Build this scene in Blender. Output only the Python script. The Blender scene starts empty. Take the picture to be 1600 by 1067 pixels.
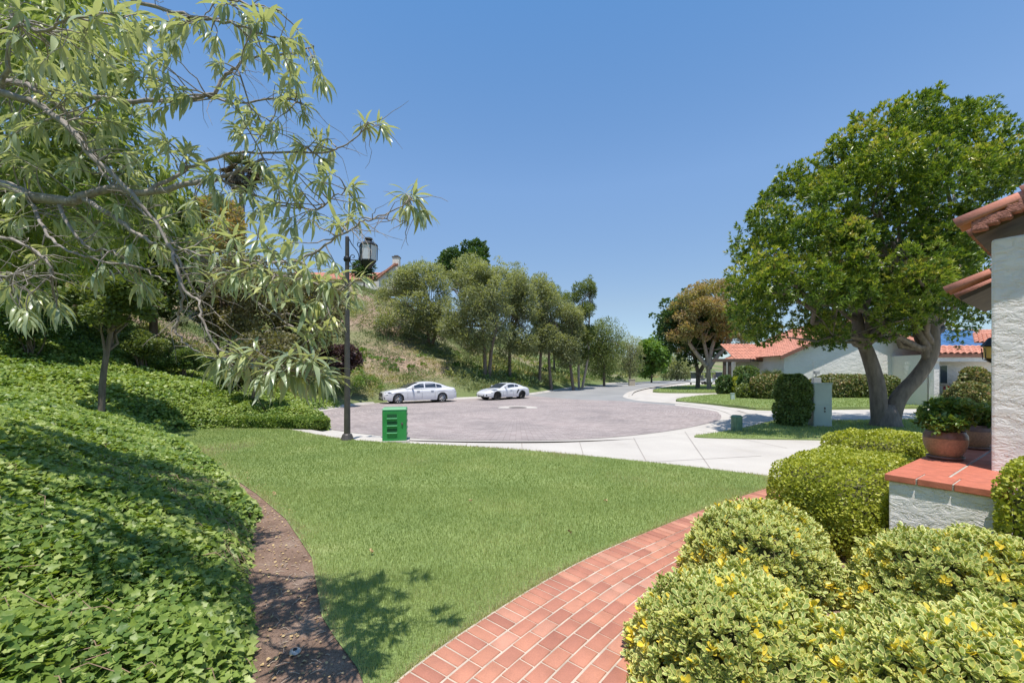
import bpy, bmesh, math, random
import numpy as np
from mathutils import Vector, Matrix
from mathutils.geometry import tessellate_polygon

# ------------------------------------------------------------------ camera, sky, sun
S = bpy.context.scene
C = S.collection
R = math.radians
F, HZ, CX, CH = 640.0, 585.0, 800.0, 1.72
cd = bpy.data.cameras.new('camera'); cam = bpy.data.objects.new('camera', cd); C.objects.link(cam)
cam.location = (0, 0, CH); cam.rotation_euler = (R(90), 0, 0)
cd.sensor_width = 36; cd.lens = F / 1600 * 36; cd.shift_y = (HZ - 533.5) / 1600
cd.clip_start = 0.05; cd.clip_end = 9000
S.camera = cam
SUN_ELEV, SUN_DIR = R(76), (0.12, 0.9928)          # horizontal direction the light travels
wd = bpy.data.worlds.new('World'); S.world = wd; wd.use_nodes = True
nt = wd.node_tree; bg = nt.nodes['Background']
sky = nt.nodes.new('ShaderNodeTexSky'); sky.sky_type = 'NISHITA'; sky.sun_disc = False
sky.sun_elevation = SUN_ELEV
sky.sun_rotation = math.atan2(-SUN_DIR[0], -SUN_DIR[1])
sky.air_density = 1.0; sky.dust_density = 0.0; sky.ozone_density = 4.0; sky.altitude = 100
# slight colour grade of the sky by elevation (deep blue high up, unseen zenith warmed for neutral fill, pale towards the horizon)
tcn = nt.nodes.new('ShaderNodeTexCoord'); sxn = nt.nodes.new('ShaderNodeSeparateXYZ'); nt.links.new(tcn.outputs['Generated'], sxn.inputs[0])
rpn = nt.nodes.new('ShaderNodeValToRGB'); nt.links.new(sxn.outputs[2], rpn.inputs[0])
SKYR = [(0.0, (.36, .40, .5)), (.045, (.44, .46, .5)), (.162, (.616, .561, .521)), (.407, (.765, .784, .767)), (.675, (.58, .787, .842)), (.92, (.92, .86, .72))]
while len(rpn.color_ramp.elements) < len(SKYR): rpn.color_ramp.elements.new(.5)
for i_, (p_, c_) in enumerate(SKYR): rpn.color_ramp.elements[i_].position = p_; rpn.color_ramp.elements[i_].color = (*c_, 1)
mxn = nt.nodes.new('ShaderNodeMix'); mxn.data_type = 'RGBA'; mxn.blend_type = 'MULTIPLY'; mxn.inputs[0].default_value = 1
nt.links.new(sky.outputs[0], mxn.inputs[6]); nt.links.new(rpn.outputs[0], mxn.inputs[7]); nt.links.new(mxn.outputs[2], bg.inputs[0]); bg.inputs[1].default_value = 0.15
sd = bpy.data.lights.new('sun', 'SUN'); sd.energy = 3.5; sd.angle = R(0.5); sd.color = (1.0, 0.95, 0.88)
sun = bpy.data.objects.new('sun', sd); C.objects.link(sun)
lv = Vector((SUN_DIR[0] * math.cos(SUN_ELEV), SUN_DIR[1] * math.cos(SUN_ELEV), -math.sin(SUN_ELEV)))
sun.rotation_euler = lv.to_track_quat('-Z', 'Y').to_euler()
S.view_settings.view_transform = 'Standard'; S.view_settings.look = 'None'
S.view_settings.exposure = 0.72; S.view_settings.gamma = 1
S.cycles.max_bounces = 6; S.cycles.transparent_max_bounces = 8
S.cycles.use_denoising = True

rng = np.random.default_rng(7)
random.seed(7)

# ------------------------------------------------------------------ ground levels
HK = [(-20, .0), (9, 0.0), (11, -.10), (20, -.09), (28, -.25), (33, -.22), (45, -.14), (65, .15), (110, .35), (400, .6), (6000, .6)]
HY = [k[0] for k in HK]; HV = [k[1] for k in HK]
def road_z(Y): return np.interp(Y, HY, HV)
def land_z(Y): return np.interp(Y, HY, [0, 0, 0, .02, -.13, -.1, -.02, .27, .45, .7, .7])
def W(x, y, D): return Vector(((x - CX) / F * D, D, CH - (y - HZ) / F * D))
def G(x, y, fn=None):
    fn = fn or land_z; z = 0.0
    for _ in range(30):
        D = F * (CH - z) / (y - HZ); z = float(fn(min(D, 3000)))
    return Vector(((x - CX) / F * D, D, z))
def Gp(pts, fn=None): return [(G(x, y, fn).x, G(x, y, fn).y) for x, y in pts]
def smooth_poly(pts, n=6, closed=True):
    out = []; m = len(pts)
    rngi = range(m) if closed else range(m - 1)
    for i in rngi:
        g = lambda k: Vector(pts[k % m]) if closed else Vector(pts[max(0, min(m - 1, k))])
        p0, p1, p2, p3 = g(i - 1), g(i), g(i + 1), g(i + 2)
        for j in range(n):
            t = j / n
            out.append(tuple(0.5 * ((2 * p1) + (-p0 + p2) * t + (2 * p0 - 5 * p1 + 4 * p2 - p3) * t * t + (-p0 + 3 * p1 - 3 * p2 + p3) * t ** 3)))
    if not closed: out.append(tuple(pts[-1]))
    return out

# left kerb of the turning circle and of the road, world metres
KERB_L = [(-6.3, 14.2), (-8.2, 16.0), (-9.4, 18), (-9.8, 21), (-9.9, 24), (-9.6, 27), (-8.5, 29.6), (-5, 32), (-1.5, 34.5), (1.2, 38), (4.2, 45), (9, 56), (16, 69), (45, 107), (110, 170)]
BL = [(-0.9, -8), (-0.85, 0.5), (-1.1, 1.5), (-1.32, 2.3), (-1.72, 2.95), (-2.12, 3.58), (-2.6, 4.37), (-3.12, 5.2), (-5.12, 7.3), (-6.92, 9.0), (-8.8, 10.7), (-9.8, 11.8)]
BANK = BL + [(-9.6, 12.7), (-8.2, 13.0), (-6.4, 12.75)]
FLAT = np.array(BANK + [(-5.9, 13.2)] + KERB_L + [(900, 400), (900, -30), (-.9, -30)])
def poly_sd(P, poly):
    """signed distance, positive outside"""
    P = np.asarray(P, float); A = np.asarray(poly, float); B = np.roll(A, -1, 0)
    best = np.full(len(P), 1e9); ins = np.zeros(len(P), bool)
    for a, b in zip(A, B):
        ab = b - a; ap = P - a
        t = np.clip((ap @ ab) / max(ab @ ab, 1e-12), 0, 1)
        d = np.hypot(*(ap - t[:, None] * ab).T); best = np.minimum(best, d)
        c = (a[1] > P[:, 1]) != (b[1] > P[:, 1])
        if abs(b[1] - a[1]) > 1e-12:
            xi = (b[0] - a[0]) * (P[:, 1] - a[1]) / (b[1] - a[1]) + a[0]
            ins ^= c & (P[:, 0] < xi)
    return np.where(ins, -best, best)
def vnoise(X, Y, s, seed=0):
    """cheap smooth value noise 0..1"""
    X = np.asarray(X) / s; Y = np.asarray(Y) / s
    xi = np.floor(X).astype(int); yi = np.floor(Y).astype(int); fx = X - xi; fy = Y - yi
    fx = fx * fx * (3 - 2 * fx); fy = fy * fy * (3 - 2 * fy)
    def h(a, b):
        n = (a * 374761393 + b * 668265263 + seed * 974634777) & 0x7fffffff
        n = ((n ^ (n >> 13)) * 1274126177) & 0x7fffffff
        return ((n ^ (n >> 16)) & 0xffff) / 65535.0
    return (h(xi, yi) * (1 - fx) + h(xi + 1, yi) * fx) * (1 - fy) + (h(xi, yi + 1) * (1 - fx) + h(xi + 1, yi + 1) * fx) * fy
PK = [0, .4, 2.5, 6, 10, 24, 31, 45, 200, 9000]; PV = [0, .12, 1.0, 1.9, 3.6, 12.8, 15.6, 17, 20, 20]
def terr(X, Y, sdv=None):
    X = np.atleast_1d(np.asarray(X, float)); Y = np.atleast_1d(np.asarray(Y, float))
    d = poly_sd(np.stack([X, Y], 1), FLAT) if sdv is None else sdv
    hill = np.interp(d, PK, PV)
    far = np.clip((Y - 45) / 70, 0, 1); hill = hill * (1 - .55 * far)
    nz = (vnoise(X, Y, 2.2, 1) - .5) * .30 * np.clip(d / 2, 0, 1) + (vnoise(X, Y, 9, 2) - .5) * 1.2 * np.clip((d - 6) / 8, 0, 1)
    k = np.clip(d / .3, 0, 1)
    return land_z(Y) - .32 + .30 * k + hill + nz
def TG(x, y, near=6):
    """point where the ray through a pixel meets the terrain"""
    D = near; last = D
    Ds = np.geomspace(near, 140, 500); P = np.stack([(x - CX) / F * Ds, Ds, CH - (y - HZ) / F * Ds], 1)
    t = terr(P[:, 0], P[:, 1]); below = np.nonzero(P[:, 2] <= t)[0]
    i = below[0] if len(below) else len(Ds) - 1
    return Vector((P[i, 0], P[i, 1], float(t[i])))
def on_terr(x, D):
    X = (x - CX) / F * D
    return Vector((X, D, float(terr(X, D)[0])))

# ------------------------------------------------------------------ object helpers
def thing(name, label, cat, loc=(0, 0, 0), rz=0, group=None):
    o = bpy.data.objects.new(name, None); C.objects.link(o); o.empty_display_size = .2
    o.location = loc; o.rotation_euler = (0, 0, rz); tag(o, label, cat, group); return o
def tag(o, label=None, cat=None, group=None, kind=None):
    if label: o['label'] = label
    if cat: o['category'] = cat
    if group: o['group'] = group
    if kind: o['kind'] = kind
    return o
def link(name, me, mat, parent=None, world=False):
    o = bpy.data.objects.new(name, me); C.objects.link(o)
    mats = mat if isinstance(mat, (list, tuple)) else [mat]
    for m in mats: me.materials.append(m)
    if parent:
        o.parent = parent
        if world: o.matrix_parent_inverse = Matrix.LocRotScale(parent.location, parent.rotation_euler, None).inverted()
    return o
def copy_tree(o, parent=None):
    c = o.copy(); C.objects.link(c)
    if parent: c.parent = parent
    for ch in o.children: copy_tree(ch, c)
    return c
def npmesh(name, V, Fc, attrs=None, smooth=False):
    V = np.ascontiguousarray(V, dtype=np.float32); Fc = np.ascontiguousarray(Fc, dtype=np.int32)
    me = bpy.data.meshes.new(name); k = Fc.shape[1]
    me.vertices.add(len(V)); me.vertices.foreach_set('co', V.ravel())
    me.loops.add(Fc.size); me.loops.foreach_set('vertex_index', Fc.ravel())
    me.polygons.add(len(Fc)); me.polygons.foreach_set('loop_start', np.arange(0, Fc.size, k, dtype=np.int32))
    try: me.polygons.foreach_set('loop_total', np.full(len(Fc), k, dtype=np.int32))
    except Exception: pass
    if smooth: me.polygons.foreach_set('use_smooth', np.ones(len(Fc), bool))
    me.update(calc_edges=True)
    for n, a in (attrs or {}).items():
        at = me.attributes.new(n, 'FLOAT', 'POINT'); at.data.foreach_set('value', np.ascontiguousarray(a, dtype=np.float32))
    return me

class MB:
    def __init__(s): s.v = []; s.f = []; s.m = []; s.M = Matrix.Identity(4)
    def add(s, vs, fs, mi=0):
        b = len(s.v); s.v += [tuple(s.M @ Vector(v)) for v in vs]
        s.f += [tuple(b + i for i in f) for f in fs]; s.m += [mi] * len(fs); return s
    def box(s, c, d, rz=0, mi=0, top=(1, 1)):
        cx, cy, cz = c; dx, dy, dz = d[0] / 2, d[1] / 2, d[2] / 2; ca, sa = math.cos(rz), math.sin(rz); vs = []
        for zz in (-1, 1):
            k = top if zz > 0 else (1, 1)
            for sx, sy in ((-1, -1), (1, -1), (1, 1), (-1, 1)):
                x, y = sx * dx * k[0], sy * dy * k[1]
                vs.append((cx + x * ca - y * sa, cy + x * sa + y * ca, cz + zz * dz))
        return s.add(vs, [(3, 2, 1, 0), (4, 5, 6, 7), (0, 1, 5, 4), (1, 2, 6, 5), (2, 3, 7, 6), (3, 0, 4, 7)], mi)
    def tube(s, pts, rad, n=8, mi=0, caps=True):
        pts = [Vector(p) for p in pts]; rad = rad if isinstance(rad, (list, tuple)) else [rad] * len(pts)
        up = Vector((0, 0, 1)); vs = []; fs = []; prev = None
        for i, p in enumerate(pts):
            t = (pts[min(i + 1, len(pts) - 1)] - pts[max(i - 1, 0)])
            if t.length < 1e-9: t = Vector((0, 0, 1))
            t.normalize()
            if prev is None:
                a = t.cross(up)
                if a.length < .1: a = t.cross(Vector((1, 0, 0)))
            else: a = prev - t * prev.dot(t)
            if a.length < 1e-6: a = t.cross(Vector((1, 0, 0)))
            a.normalize(); b = t.cross(a); prev = a
            for k in range(n):
                th = 2 * math.pi * k / n
                vs.append(p + (a * math.cos(th) + b * math.sin(th)) * rad[i])
        for i in range(len(pts) - 1):
            for k in range(n):
                fs.append((i * n + k, i * n + (k + 1) % n, (i + 1) * n + (k + 1) % n, (i + 1) * n + k))
        if caps:
            fs.append(tuple(range(n - 1, -1, -1))); fs.append(tuple((len(pts) - 1) * n + k for k in range(n)))
        return s.add(vs, fs, mi)
    def lathe(s, prof, n=24, c=(0, 0, 0), mi=0):
        vs = []; fs = []
        for r, z in prof:
            for k in range(n):
                th = 2 * math.pi * k / n; vs.append((c[0] + r * math.cos(th), c[1] + r * math.sin(th), c[2] + z))
        for i in range(len(prof) - 1):
            for k in range(n): fs.append((i * n + k, i * n + (k + 1) % n, (i + 1) * n + (k + 1) % n, (i + 1) * n + k))
        return s.add(vs, fs, mi)
    def prism(s, poly, ext, mi=0):
        """poly of 3D points extruded by vector"""
        n = len(poly); e = Vector(ext); vs = [Vector(p) for p in poly]; vs += [v + e for v in vs]
        fs = [tuple(range(n - 1, -1, -1)), tuple(range(n, 2 * n))] + [(i, (i + 1) % n, n + (i + 1) % n, n + i) for i in range(n)]
        return s.add(vs, fs, mi)
    def build(s, name, mat, parent=None, smooth=False, bevel=0, world=False):
        me = bpy.data.meshes.new(name); me.from_pydata(s.v, [], s.f)
        o = link(name, me, mat, parent, world)
        if any(s.m): me.polygons.foreach_set('material_index', s.m)
        bm = bmesh.new(); bm.from_mesh(me); bmesh.ops.recalc_face_normals(bm, faces=bm.faces); bm.to_mesh(me); bm.free()
        if smooth: me.polygons.foreach_set('use_smooth', [True] * len(me.polygons))
        if bevel:
            b = o.modifiers.new('bevel', 'BEVEL'); b.width = bevel; b.segments = 2; b.limit_method = 'ANGLE'; b.angle_limit = R(40)
        me.update(); return o

def sheet(name, poly, zfn, off, mat, kind='structure', th=0):
    """a flat sheet following a level profile that depends on Y only"""
    clean = []
    for p in poly:
        if not clean or math.hypot(p[0] - clean[-1][0], p[1] - clean[-1][1]) > 1e-3: clean.append((float(p[0]), float(p[1])))
    if math.hypot(clean[0][0] - clean[-1][0], clean[0][1] - clean[-1][1]) < 1e-3: clean.pop()
    bm = bmesh.new(); vs = [bm.verts.new((p[0], p[1], 0)) for p in clean]
    for t3 in tessellate_polygon([[Vector((p[0], p[1], 0)) for p in clean]]):
        try: bm.faces.new([vs[i] for i in t3])
        except ValueError: pass
    ys = [p[1] for p in poly]
    for k in HY:
        if min(ys) < k < max(ys):
            bmesh.ops.bisect_plane(bm, geom=bm.verts[:] + bm.edges[:] + bm.faces[:], plane_co=(0, k, 0), plane_no=(0, 1, 0), dist=1e-5)
    for v in bm.verts: v.co.z = float(zfn(v.co.y)) + off
    if th:
        bmesh.ops.recalc_face_normals(bm, faces=bm.faces)
        ed = [e for e in bm.edges if e.is_boundary]
        r = bmesh.ops.extrude_edge_only(bm, edges=ed)
        for v in [g for g in r['geom'] if isinstance(g, bmesh.types.BMVert)]: v.co.z -= th
    bmesh.ops.recalc_face_normals(bm, faces=bm.faces)
    me = bpy.data.meshes.new(name); bm.to_mesh(me); bm.free()
    if len(me.polygons) and sum(p.normal.z * p.area for p in me.polygons) < 0: me.flip_normals()
    o = link(name, me, mat)
    if kind: o['kind'] = kind
    return o

# ------------------------------------------------------------------ materials
def newmat(name):
    m = bpy.data.materials.new(name); m.use_nodes = True; t = m.node_tree; return m, t, t.nodes['Principled BSDF'], t.nodes['Material Output']
def ramp(t, stops, fac=None, interp='LINEAR'):
    r = t.nodes.new('ShaderNodeValToRGB'); r.color_ramp.interpolation = interp; e = r.color_ramp.elements
    while len(e) < len(stops): e.new(.5)
    for i, (p, c) in enumerate(stops): e[i].position = p; e[i].color = (*c, 1)
    if fac: t.links.new(fac, r.inputs[0])
    return r
def noise(t, scale, detail=4, rough=.55, vec=None, dist=0):
    n = t.nodes.new('ShaderNodeTexNoise'); n.inputs['Scale'].default_value = scale; n.inputs['Detail'].default_value = detail
    n.inputs['Roughness'].default_value = rough; n.inputs['Distortion'].default_value = dist
    if vec is None:
        g = t.nodes.new('ShaderNodeNewGeometry'); vec = g.outputs['Position']
    t.links.new(vec, n.inputs['Vector']); return n
def mixc(t, a, b, fac, mode='MIX'):
    m = t.nodes.new('ShaderNodeMix'); m.data_type = 'RGBA'; m.blend_type = mode
    for sock, v in ((m.inputs[6], a), (m.inputs[7], b), (m.inputs[0], fac)):
        if isinstance(v, (int, float)): sock.default_value = v
        elif isinstance(v, tuple): sock.default_value = (*v, 1)
        else: t.links.new(v, sock)
    return m.outputs[2]
def bump(t, b, h, strength=.3, dist=.02):
    n = t.nodes.new('ShaderNodeBump'); n.inputs['Strength'].default_value = strength; n.inputs['Distance'].default_value = dist
    t.links.new(h, n.inputs['Height']); t.links.new(n.outputs[0], b.inputs['Normal']); return n
def simple(name, col, rough=.5, metal=0, nscale=0, var=.25, bstr=0, bscale=None, spec=None, coat=0):
    m, t, b, o = newmat(name)
    b.inputs['Roughness'].default_value = rough; b.inputs['Metallic'].default_value = metal
    if spec is not None: b.inputs['Specular IOR Level'].default_value = spec
    if coat: b.inputs['Coat Weight'].default_value = coat; b.inputs['Coat Roughness'].default_value = .05
    if nscale:
        n = noise(t, nscale); lo = tuple(c * (1 - var) for c in col); hi = tuple(min(1, c * (1 + var)) for c in col)
        r = ramp(t, [(.3, lo), (.7, hi)], n.outputs[0]); t.links.new(r.outputs[0], b.inputs['Base Color'])
        if bstr:
            n2 = noise(t, bscale or nscale * 3, 6); bump(t, b, n2.outputs[0], bstr)
    else: b.inputs['Base Color'].default_value = (*col, 1)
    return m
def leafmat(name, stops, rough=.45, transl=.35, edge=None, back=None, spec=.5):
    m, t, b, o = newmat(name)
    a = t.nodes.new('ShaderNodeAttribute'); a.attribute_name = 'tint'
    r = ramp(t, stops, a.outputs['Fac']); col = r.outputs[0]
    if edge:
        e = t.nodes.new('ShaderNodeAttribute'); e.attribute_name = 'edge'
        er = ramp(t, [(.42, (0, 0, 0)), (.62, (1, 1, 1))], e.outputs['Fac'])
        ec = ramp(t, edge, a.outputs['Fac']); col = mixc(t, col, ec.outputs[0], er.outputs[0])
    if back:
        g = t.nodes.new('ShaderNodeNewGeometry'); col = mixc(t, col, back, g.outputs['Backfacing'])
    t.links.new(col, b.inputs['Base Color']); b.inputs['Roughness'].default_value = rough
    b.inputs['Specular IOR Level'].default_value = spec
    tr = t.nodes.new('ShaderNodeBsdfTranslucent'); tc = mixc(t, col, (1.0, 1.0, .35), 1.0, 'MULTIPLY'); t.links.new(tc, tr.inputs[0])
    mx = t.nodes.new('ShaderNodeMixShader'); mx.inputs[0].default_value = transl
    t.links.new(b.outputs[0], mx.inputs[1]); t.links.new(tr.outputs[0], mx.inputs[2]); t.links.new(mx.outputs[0], o.inputs[0])
    return m

def lin(r, g, b):
    f = lambda c: ((c / 255 + .055) / 1.055) ** 2.4 if c > 10 else c / 255 / 12.92
    return (f(r), f(g), f(b))

M = {}
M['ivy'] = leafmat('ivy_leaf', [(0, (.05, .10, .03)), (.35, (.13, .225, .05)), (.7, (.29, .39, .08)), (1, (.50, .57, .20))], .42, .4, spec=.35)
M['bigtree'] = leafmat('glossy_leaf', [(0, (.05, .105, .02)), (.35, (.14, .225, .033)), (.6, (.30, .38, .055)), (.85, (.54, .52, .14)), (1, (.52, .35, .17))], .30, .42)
M['long'] = leafmat('long_leaf', [(0, (.24, .30, .18)), (.4, (.35, .42, .26)), (.75, (.47, .52, .29)), (.95, (.57, .57, .20)), (1, (.64, .50, .10))], .30, .35, back=(.52, .56, .45))
M['long_back'] = leafmat('long_leaf_yellowed', [(0, (.16, .23, .05)), (.5, (.33, .40, .09)), (.85, (.52, .54, .12)), (1, (.60, .50, .10))], .4, .5, back=(.27, .34, .16))
M['willow'] = leafmat('grey_green_leaf', [(0, (.19, .22, .12)), (.5, (.33, .36, .20)), (1, (.50, .52, .31))], .5, .5)
M['bright'] = leafmat('bright_green_leaf', [(0, (.08, .17, .03)), (.5, (.17, .29, .055)), (1, (.30, .40, .10))], .5, .4)
M['dark'] = leafmat('dark_green_leaf', [(0, (.035, .08, .025)), (.6, (.08, .145, .04)), (1, (.15, .22, .07))], .45, .35)
M['olive'] = leafmat('olive_green_leaf', [(0, (.09, .13, .04)), (.6, (.19, .24, .07)), (1, (.30, .33, .11))], .5, .4)
M['brown'] = leafmat('brownish_leaf', [(0, (.13, .11, .05)), (.4, (.20, .19, .085)), (.8, (.28, .25, .12)), (1, (.34, .24, .14))], .6, .35)
M['bronze'] = leafmat('bronze_leaf', [(0, (.22, .25, .09)), (.4, (.36, .32, .14)), (.75, (.48, .32, .17)), (1, (.56, .36, .23))], .55, .45)
M['purple'] = leafmat('purple_leaf', [(0, (.05, .025, .03)), (1, (.14, .08, .08))], .5, .25)
M['euonymus'] = leafmat('variegated_leaf', [(0, (.20, .29, .08)), (.6, (.38, .46, .13)), (.92, (.58, .60, .19)), (.94, (.72, .60, .10)), (1, (.85, .62, .04))], .42, .25,
                        edge=[(0, (.70, .66, .24)), (.6, (.85, .80, .34)), (1, (.92, .72, .08))])
M['box'] = leafmat('hedge_leaf', [(0, (.17, .21, .03)), (.5, (.37, .42, .05)), (.85, (.57, .58, .09)), (1, (.66, .64, .14))], .42, .4)
M['hedge'] = leafmat('green_hedge_leaf', [(0, (.07, .12, .035)), (.6, (.15, .22, .06)), (1, (.26, .33, .10))], .45, .35)
M['redhedge'] = leafmat('reddish_hedge_leaf', [(0, (.08, .12, .035)), (.5, (.18, .23, .07)), (.8, (.30, .25, .10)), (1, (.42, .24, .14))], .45, .3)
M['scrub'] = leafmat('scrub_leaf', [(0, (.10, .15, .055)), (.35, (.19, .25, .10)), (.6, (.29, .33, .14)), (.8, (.42, .41, .14)), (1, (.45, .34, .19))], .7, .3)
M['grassb'] = leafmat('grass_blade', [(0, (.19, .26, .065)), (.35, (.31, .39, .12)), (.7, (.45, .51, .20)), (.92, (.58, .56, .29)), (1, (.56, .46, .30))], .5, .4)
M['strap'] = leafmat('strap_leaf', [(0, (.05, .10, .03)), (1, (.16, .24, .09))], .45, .25)
M['palm'] = leafmat('palm_frond', [(0, (.07, .11, .04)), (.6, (.17, .21, .09)), (1, (.30, .32, .17))], .45, .2)
M['deadpalm'] = leafmat('dry_palm_frond', [(0, (.09, .065, .04)), (1, (.20, .16, .11))], .8, .1)
M['redfl'] = leafmat('red_petal', [(0, (.5, .02, .015)), (1, (.75, .07, .04))], .5, .2)
M['deadleaf'] = leafmat('fallen_leaf', [(0, (.28, .15, .07)), (1, (.6, .45, .22))], .7, .1)
M['core'] = simple('shaded_core', (.09, .09, .035), .9, nscale=30, var=.5)  # dark fill for shrub insides, inner shade put into the colour
def bark(name, a, b_, sc=12):
    m, t, b, o = newmat(name)
    tc = t.nodes.new('ShaderNodeNewGeometry'); mp = t.nodes.new('ShaderNodeMapping'); mp.inputs['Scale'].default_value = (1, 1, .25)
    t.links.new(tc.outputs['Position'], mp.inputs[0]); n = noise(t, sc, 6, .65, mp.outputs[0])
    r = ramp(t, [(.3, a), (.7, b_)], n.outputs[0]); t.links.new(r.outputs[0], b.inputs['Base Color']); b.inputs['Roughness'].default_value = .85
    bump(t, b, n.outputs[0], .6, .02); return m
M['bark'] = bark('brown_bark', (.10, .075, .055), (.24, .19, .15))
M['bark_big'] = bark('grey_brown_bark', (.11, .09, .08), (.26, .21, .18), 9)
M['bark_pale'] = bark('pale_bark', (.25, .20, .16), (.45, .38, .31), 10)
M['bark_grey'] = bark('silver_bark', (.17, .14, .12), (.42, .37, .33), 40)

# terrain: soil with patches of dry and green growth
m, t, b, o = newmat('hillside_soil'); M['terrain'] = m
n1 = noise(t, .25, 5); n2 = noise(t, 3.0, 6); n3 = noise(t, 25, 4)
soil = ramp(t, [(.3, (.20, .13, .09)), (.7, (.38, .28, .21))], n2.outputs[0]).outputs[0]
grn = ramp(t, [(.3, (.07, .11, .03)), (.7, (.18, .22, .07))], n3.outputs[0]).outputs[0]
at = t.nodes.new('ShaderNodeAttribute'); at.attribute_name = 'green'
t.links.new(mixc(t, soil, grn, at.outputs['Fac']), b.inputs['Base Color']); b.inputs['Roughness'].default_value = .95
bump(t, b, n2.outputs[0], .5, .1)
# lawn soil beneath blades
m, t, b, o = newmat('lawn_turf'); M['turf'] = m
n1 = noise(t, .9, 5); n2 = noise(t, 60, 5)
c1 = ramp(t, [(.3, (.16, .23, .06)), (.6, (.24, .31, .095)), (.8, (.33, .36, .14))], n1.outputs[0]).outputs[0]
c2 = ramp(t, [(.3, (.55, .55, .55)), (.7, (1.2, 1.2, 1.2))], n2.outputs[0]).outputs[0]
t.links.new(mixc(t, c1, c2, 1.0, 'MULTIPLY'), b.inputs['Base Color']); b.inputs['Roughness'].default_value = .9; bump(t, b, n2.outputs[0], .8, .02)
# dirt strip
m, t, b, o = newmat('bare_dirt'); M['dirt'] = m
n1 = noise(t, 3, 6); n2 = noise(t, 70, 6, .7)
c1 = ramp(t, [(.3, (.20, .125, .085)), (.55, (.33, .22, .16)), (.8, (.42, .32, .25))], n1.outputs[0]).outputs[0]
c2 = ramp(t, [(.3, (.5, .45, .42)), (.65, (1.15, 1.15, 1.15))], n2.outputs[0]).outputs[0]
t.links.new(mixc(t, c1, c2, 1.0, 'MULTIPLY'), b.inputs['Base Color']); b.inputs['Roughness'].default_value = .95; bump(t, b, n2.outputs[0], .9, .03)
# concrete
m, t, b, o = newmat('pale_concrete'); M['concrete'] = m
n1 = noise(t, .6, 6, .6); n2 = noise(t, 90, 4)
c1 = ramp(t, [(.25, (.40, .365, .325)), (.42, (.47, .435, .395)), (.6, (.51, .475, .43)), (.8, (.56, .525, .48))], n1.outputs[0]).outputs[0]
c2 = ramp(t, [(.3, (.88, .88, .88)), (.7, (1.05, 1.05, 1.05))], n2.outputs[0]).outputs[0]
t.links.new(mixc(t, c1, c2, 1.0, 'MULTIPLY'), b.inputs['Base Color']); b.inputs['Roughness'].default_value = .85; bump(t, b, n2.outputs[0], .2, .01)
M['joint'] = simple('concrete_joint', (.27, .235, .21), .9)
m, t, b, o = newmat('asphalt'); M['asphalt'] = m
n1 = noise(t, .35, 6, .6); n2 = noise(t, 60, 4)
c1 = ramp(t, [(.3, (.22, .22, .22)), (.7, (.30, .295, .29))], n1.outputs[0]).outputs[0]
t.links.new(c1, b.inputs['Base Color']); b.inputs['Roughness'].default_value = .85; bump(t, b, n2.outputs[0], .3, .01)
# circle pavers
CC = G(809, 637, road_z)
m, t, b, o = newmat('circle_pavers'); M['pavers'] = m
g = t.nodes.new('ShaderNodeNewGeometry'); sx = t.nodes.new('ShaderNodeVectorMath'); sx.operation = 'SUBTRACT'; sx.inputs[1].default_value = (CC.x, CC.y, 0)
t.links.new(g.outputs['Position'], sx.inputs[0]); sep = t.nodes.new('ShaderNodeSeparateXYZ'); t.links.new(sx.outputs[0], sep.inputs[0])
def mth(op, a, b_=None):
    n = t.nodes.new('ShaderNodeMath'); n.operation = op
    for i, v in enumerate((a, b_)):
        if v is None: continue
        if isinstance(v, (int, float)): n.inputs[i].default_value = v
        else: t.links.new(v, n.inputs[i])
    return n.outputs[0]
rr = mth('SQRT', mth('ADD', mth('POWER', sep.outputs[0], 2), mth('POWER', sep.outputs[1], 2)))
tt = mth('MULTIPLY', mth('ARCTAN2', sep.outputs[1], sep.outputs[0]), 8.0)
cb = t.nodes.new('ShaderNodeCombineXYZ'); t.links.new(tt, cb.inputs[0]); t.links.new(rr, cb.inputs[1])
br = t.nodes.new('ShaderNodeTexBrick'); t.links.new(cb.outputs[0], br.inputs['Vector']); br.inputs['Scale'].default_value = 1
br.inputs['Brick Width'].default_value = .24; br.inputs['Row Height'].default_value = .12; br.inputs['Mortar Size'].default_value = .008; br.inputs['Mortar Smooth'].default_value = .3
br.inputs['Color1'].default_value = (.26, .22, .21, 1); br.inputs['Color2'].default_value = (.36, .31, .295, 1); br.inputs['Mortar'].default_value = (.20, .155, .15, 1)
br.inputs['Bias'].default_value = .1
n1 = noise(t, .38, 8, .68); c2 = ramp(t, [(.3, (.74, .75, .77)), (.5, (1.0, 1.0, 1.0)), (.7, (1.16, 1.13, 1.13))], n1.outputs[0]).outputs[0]
t.links.new(mixc(t, br.outputs[0], c2, 1.0, 'MULTIPLY'), b.inputs['Base Color']); b.inputs['Roughness'].default_value = .85
bump(t, b, br.outputs['Fac'], -.3, .01)
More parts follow.
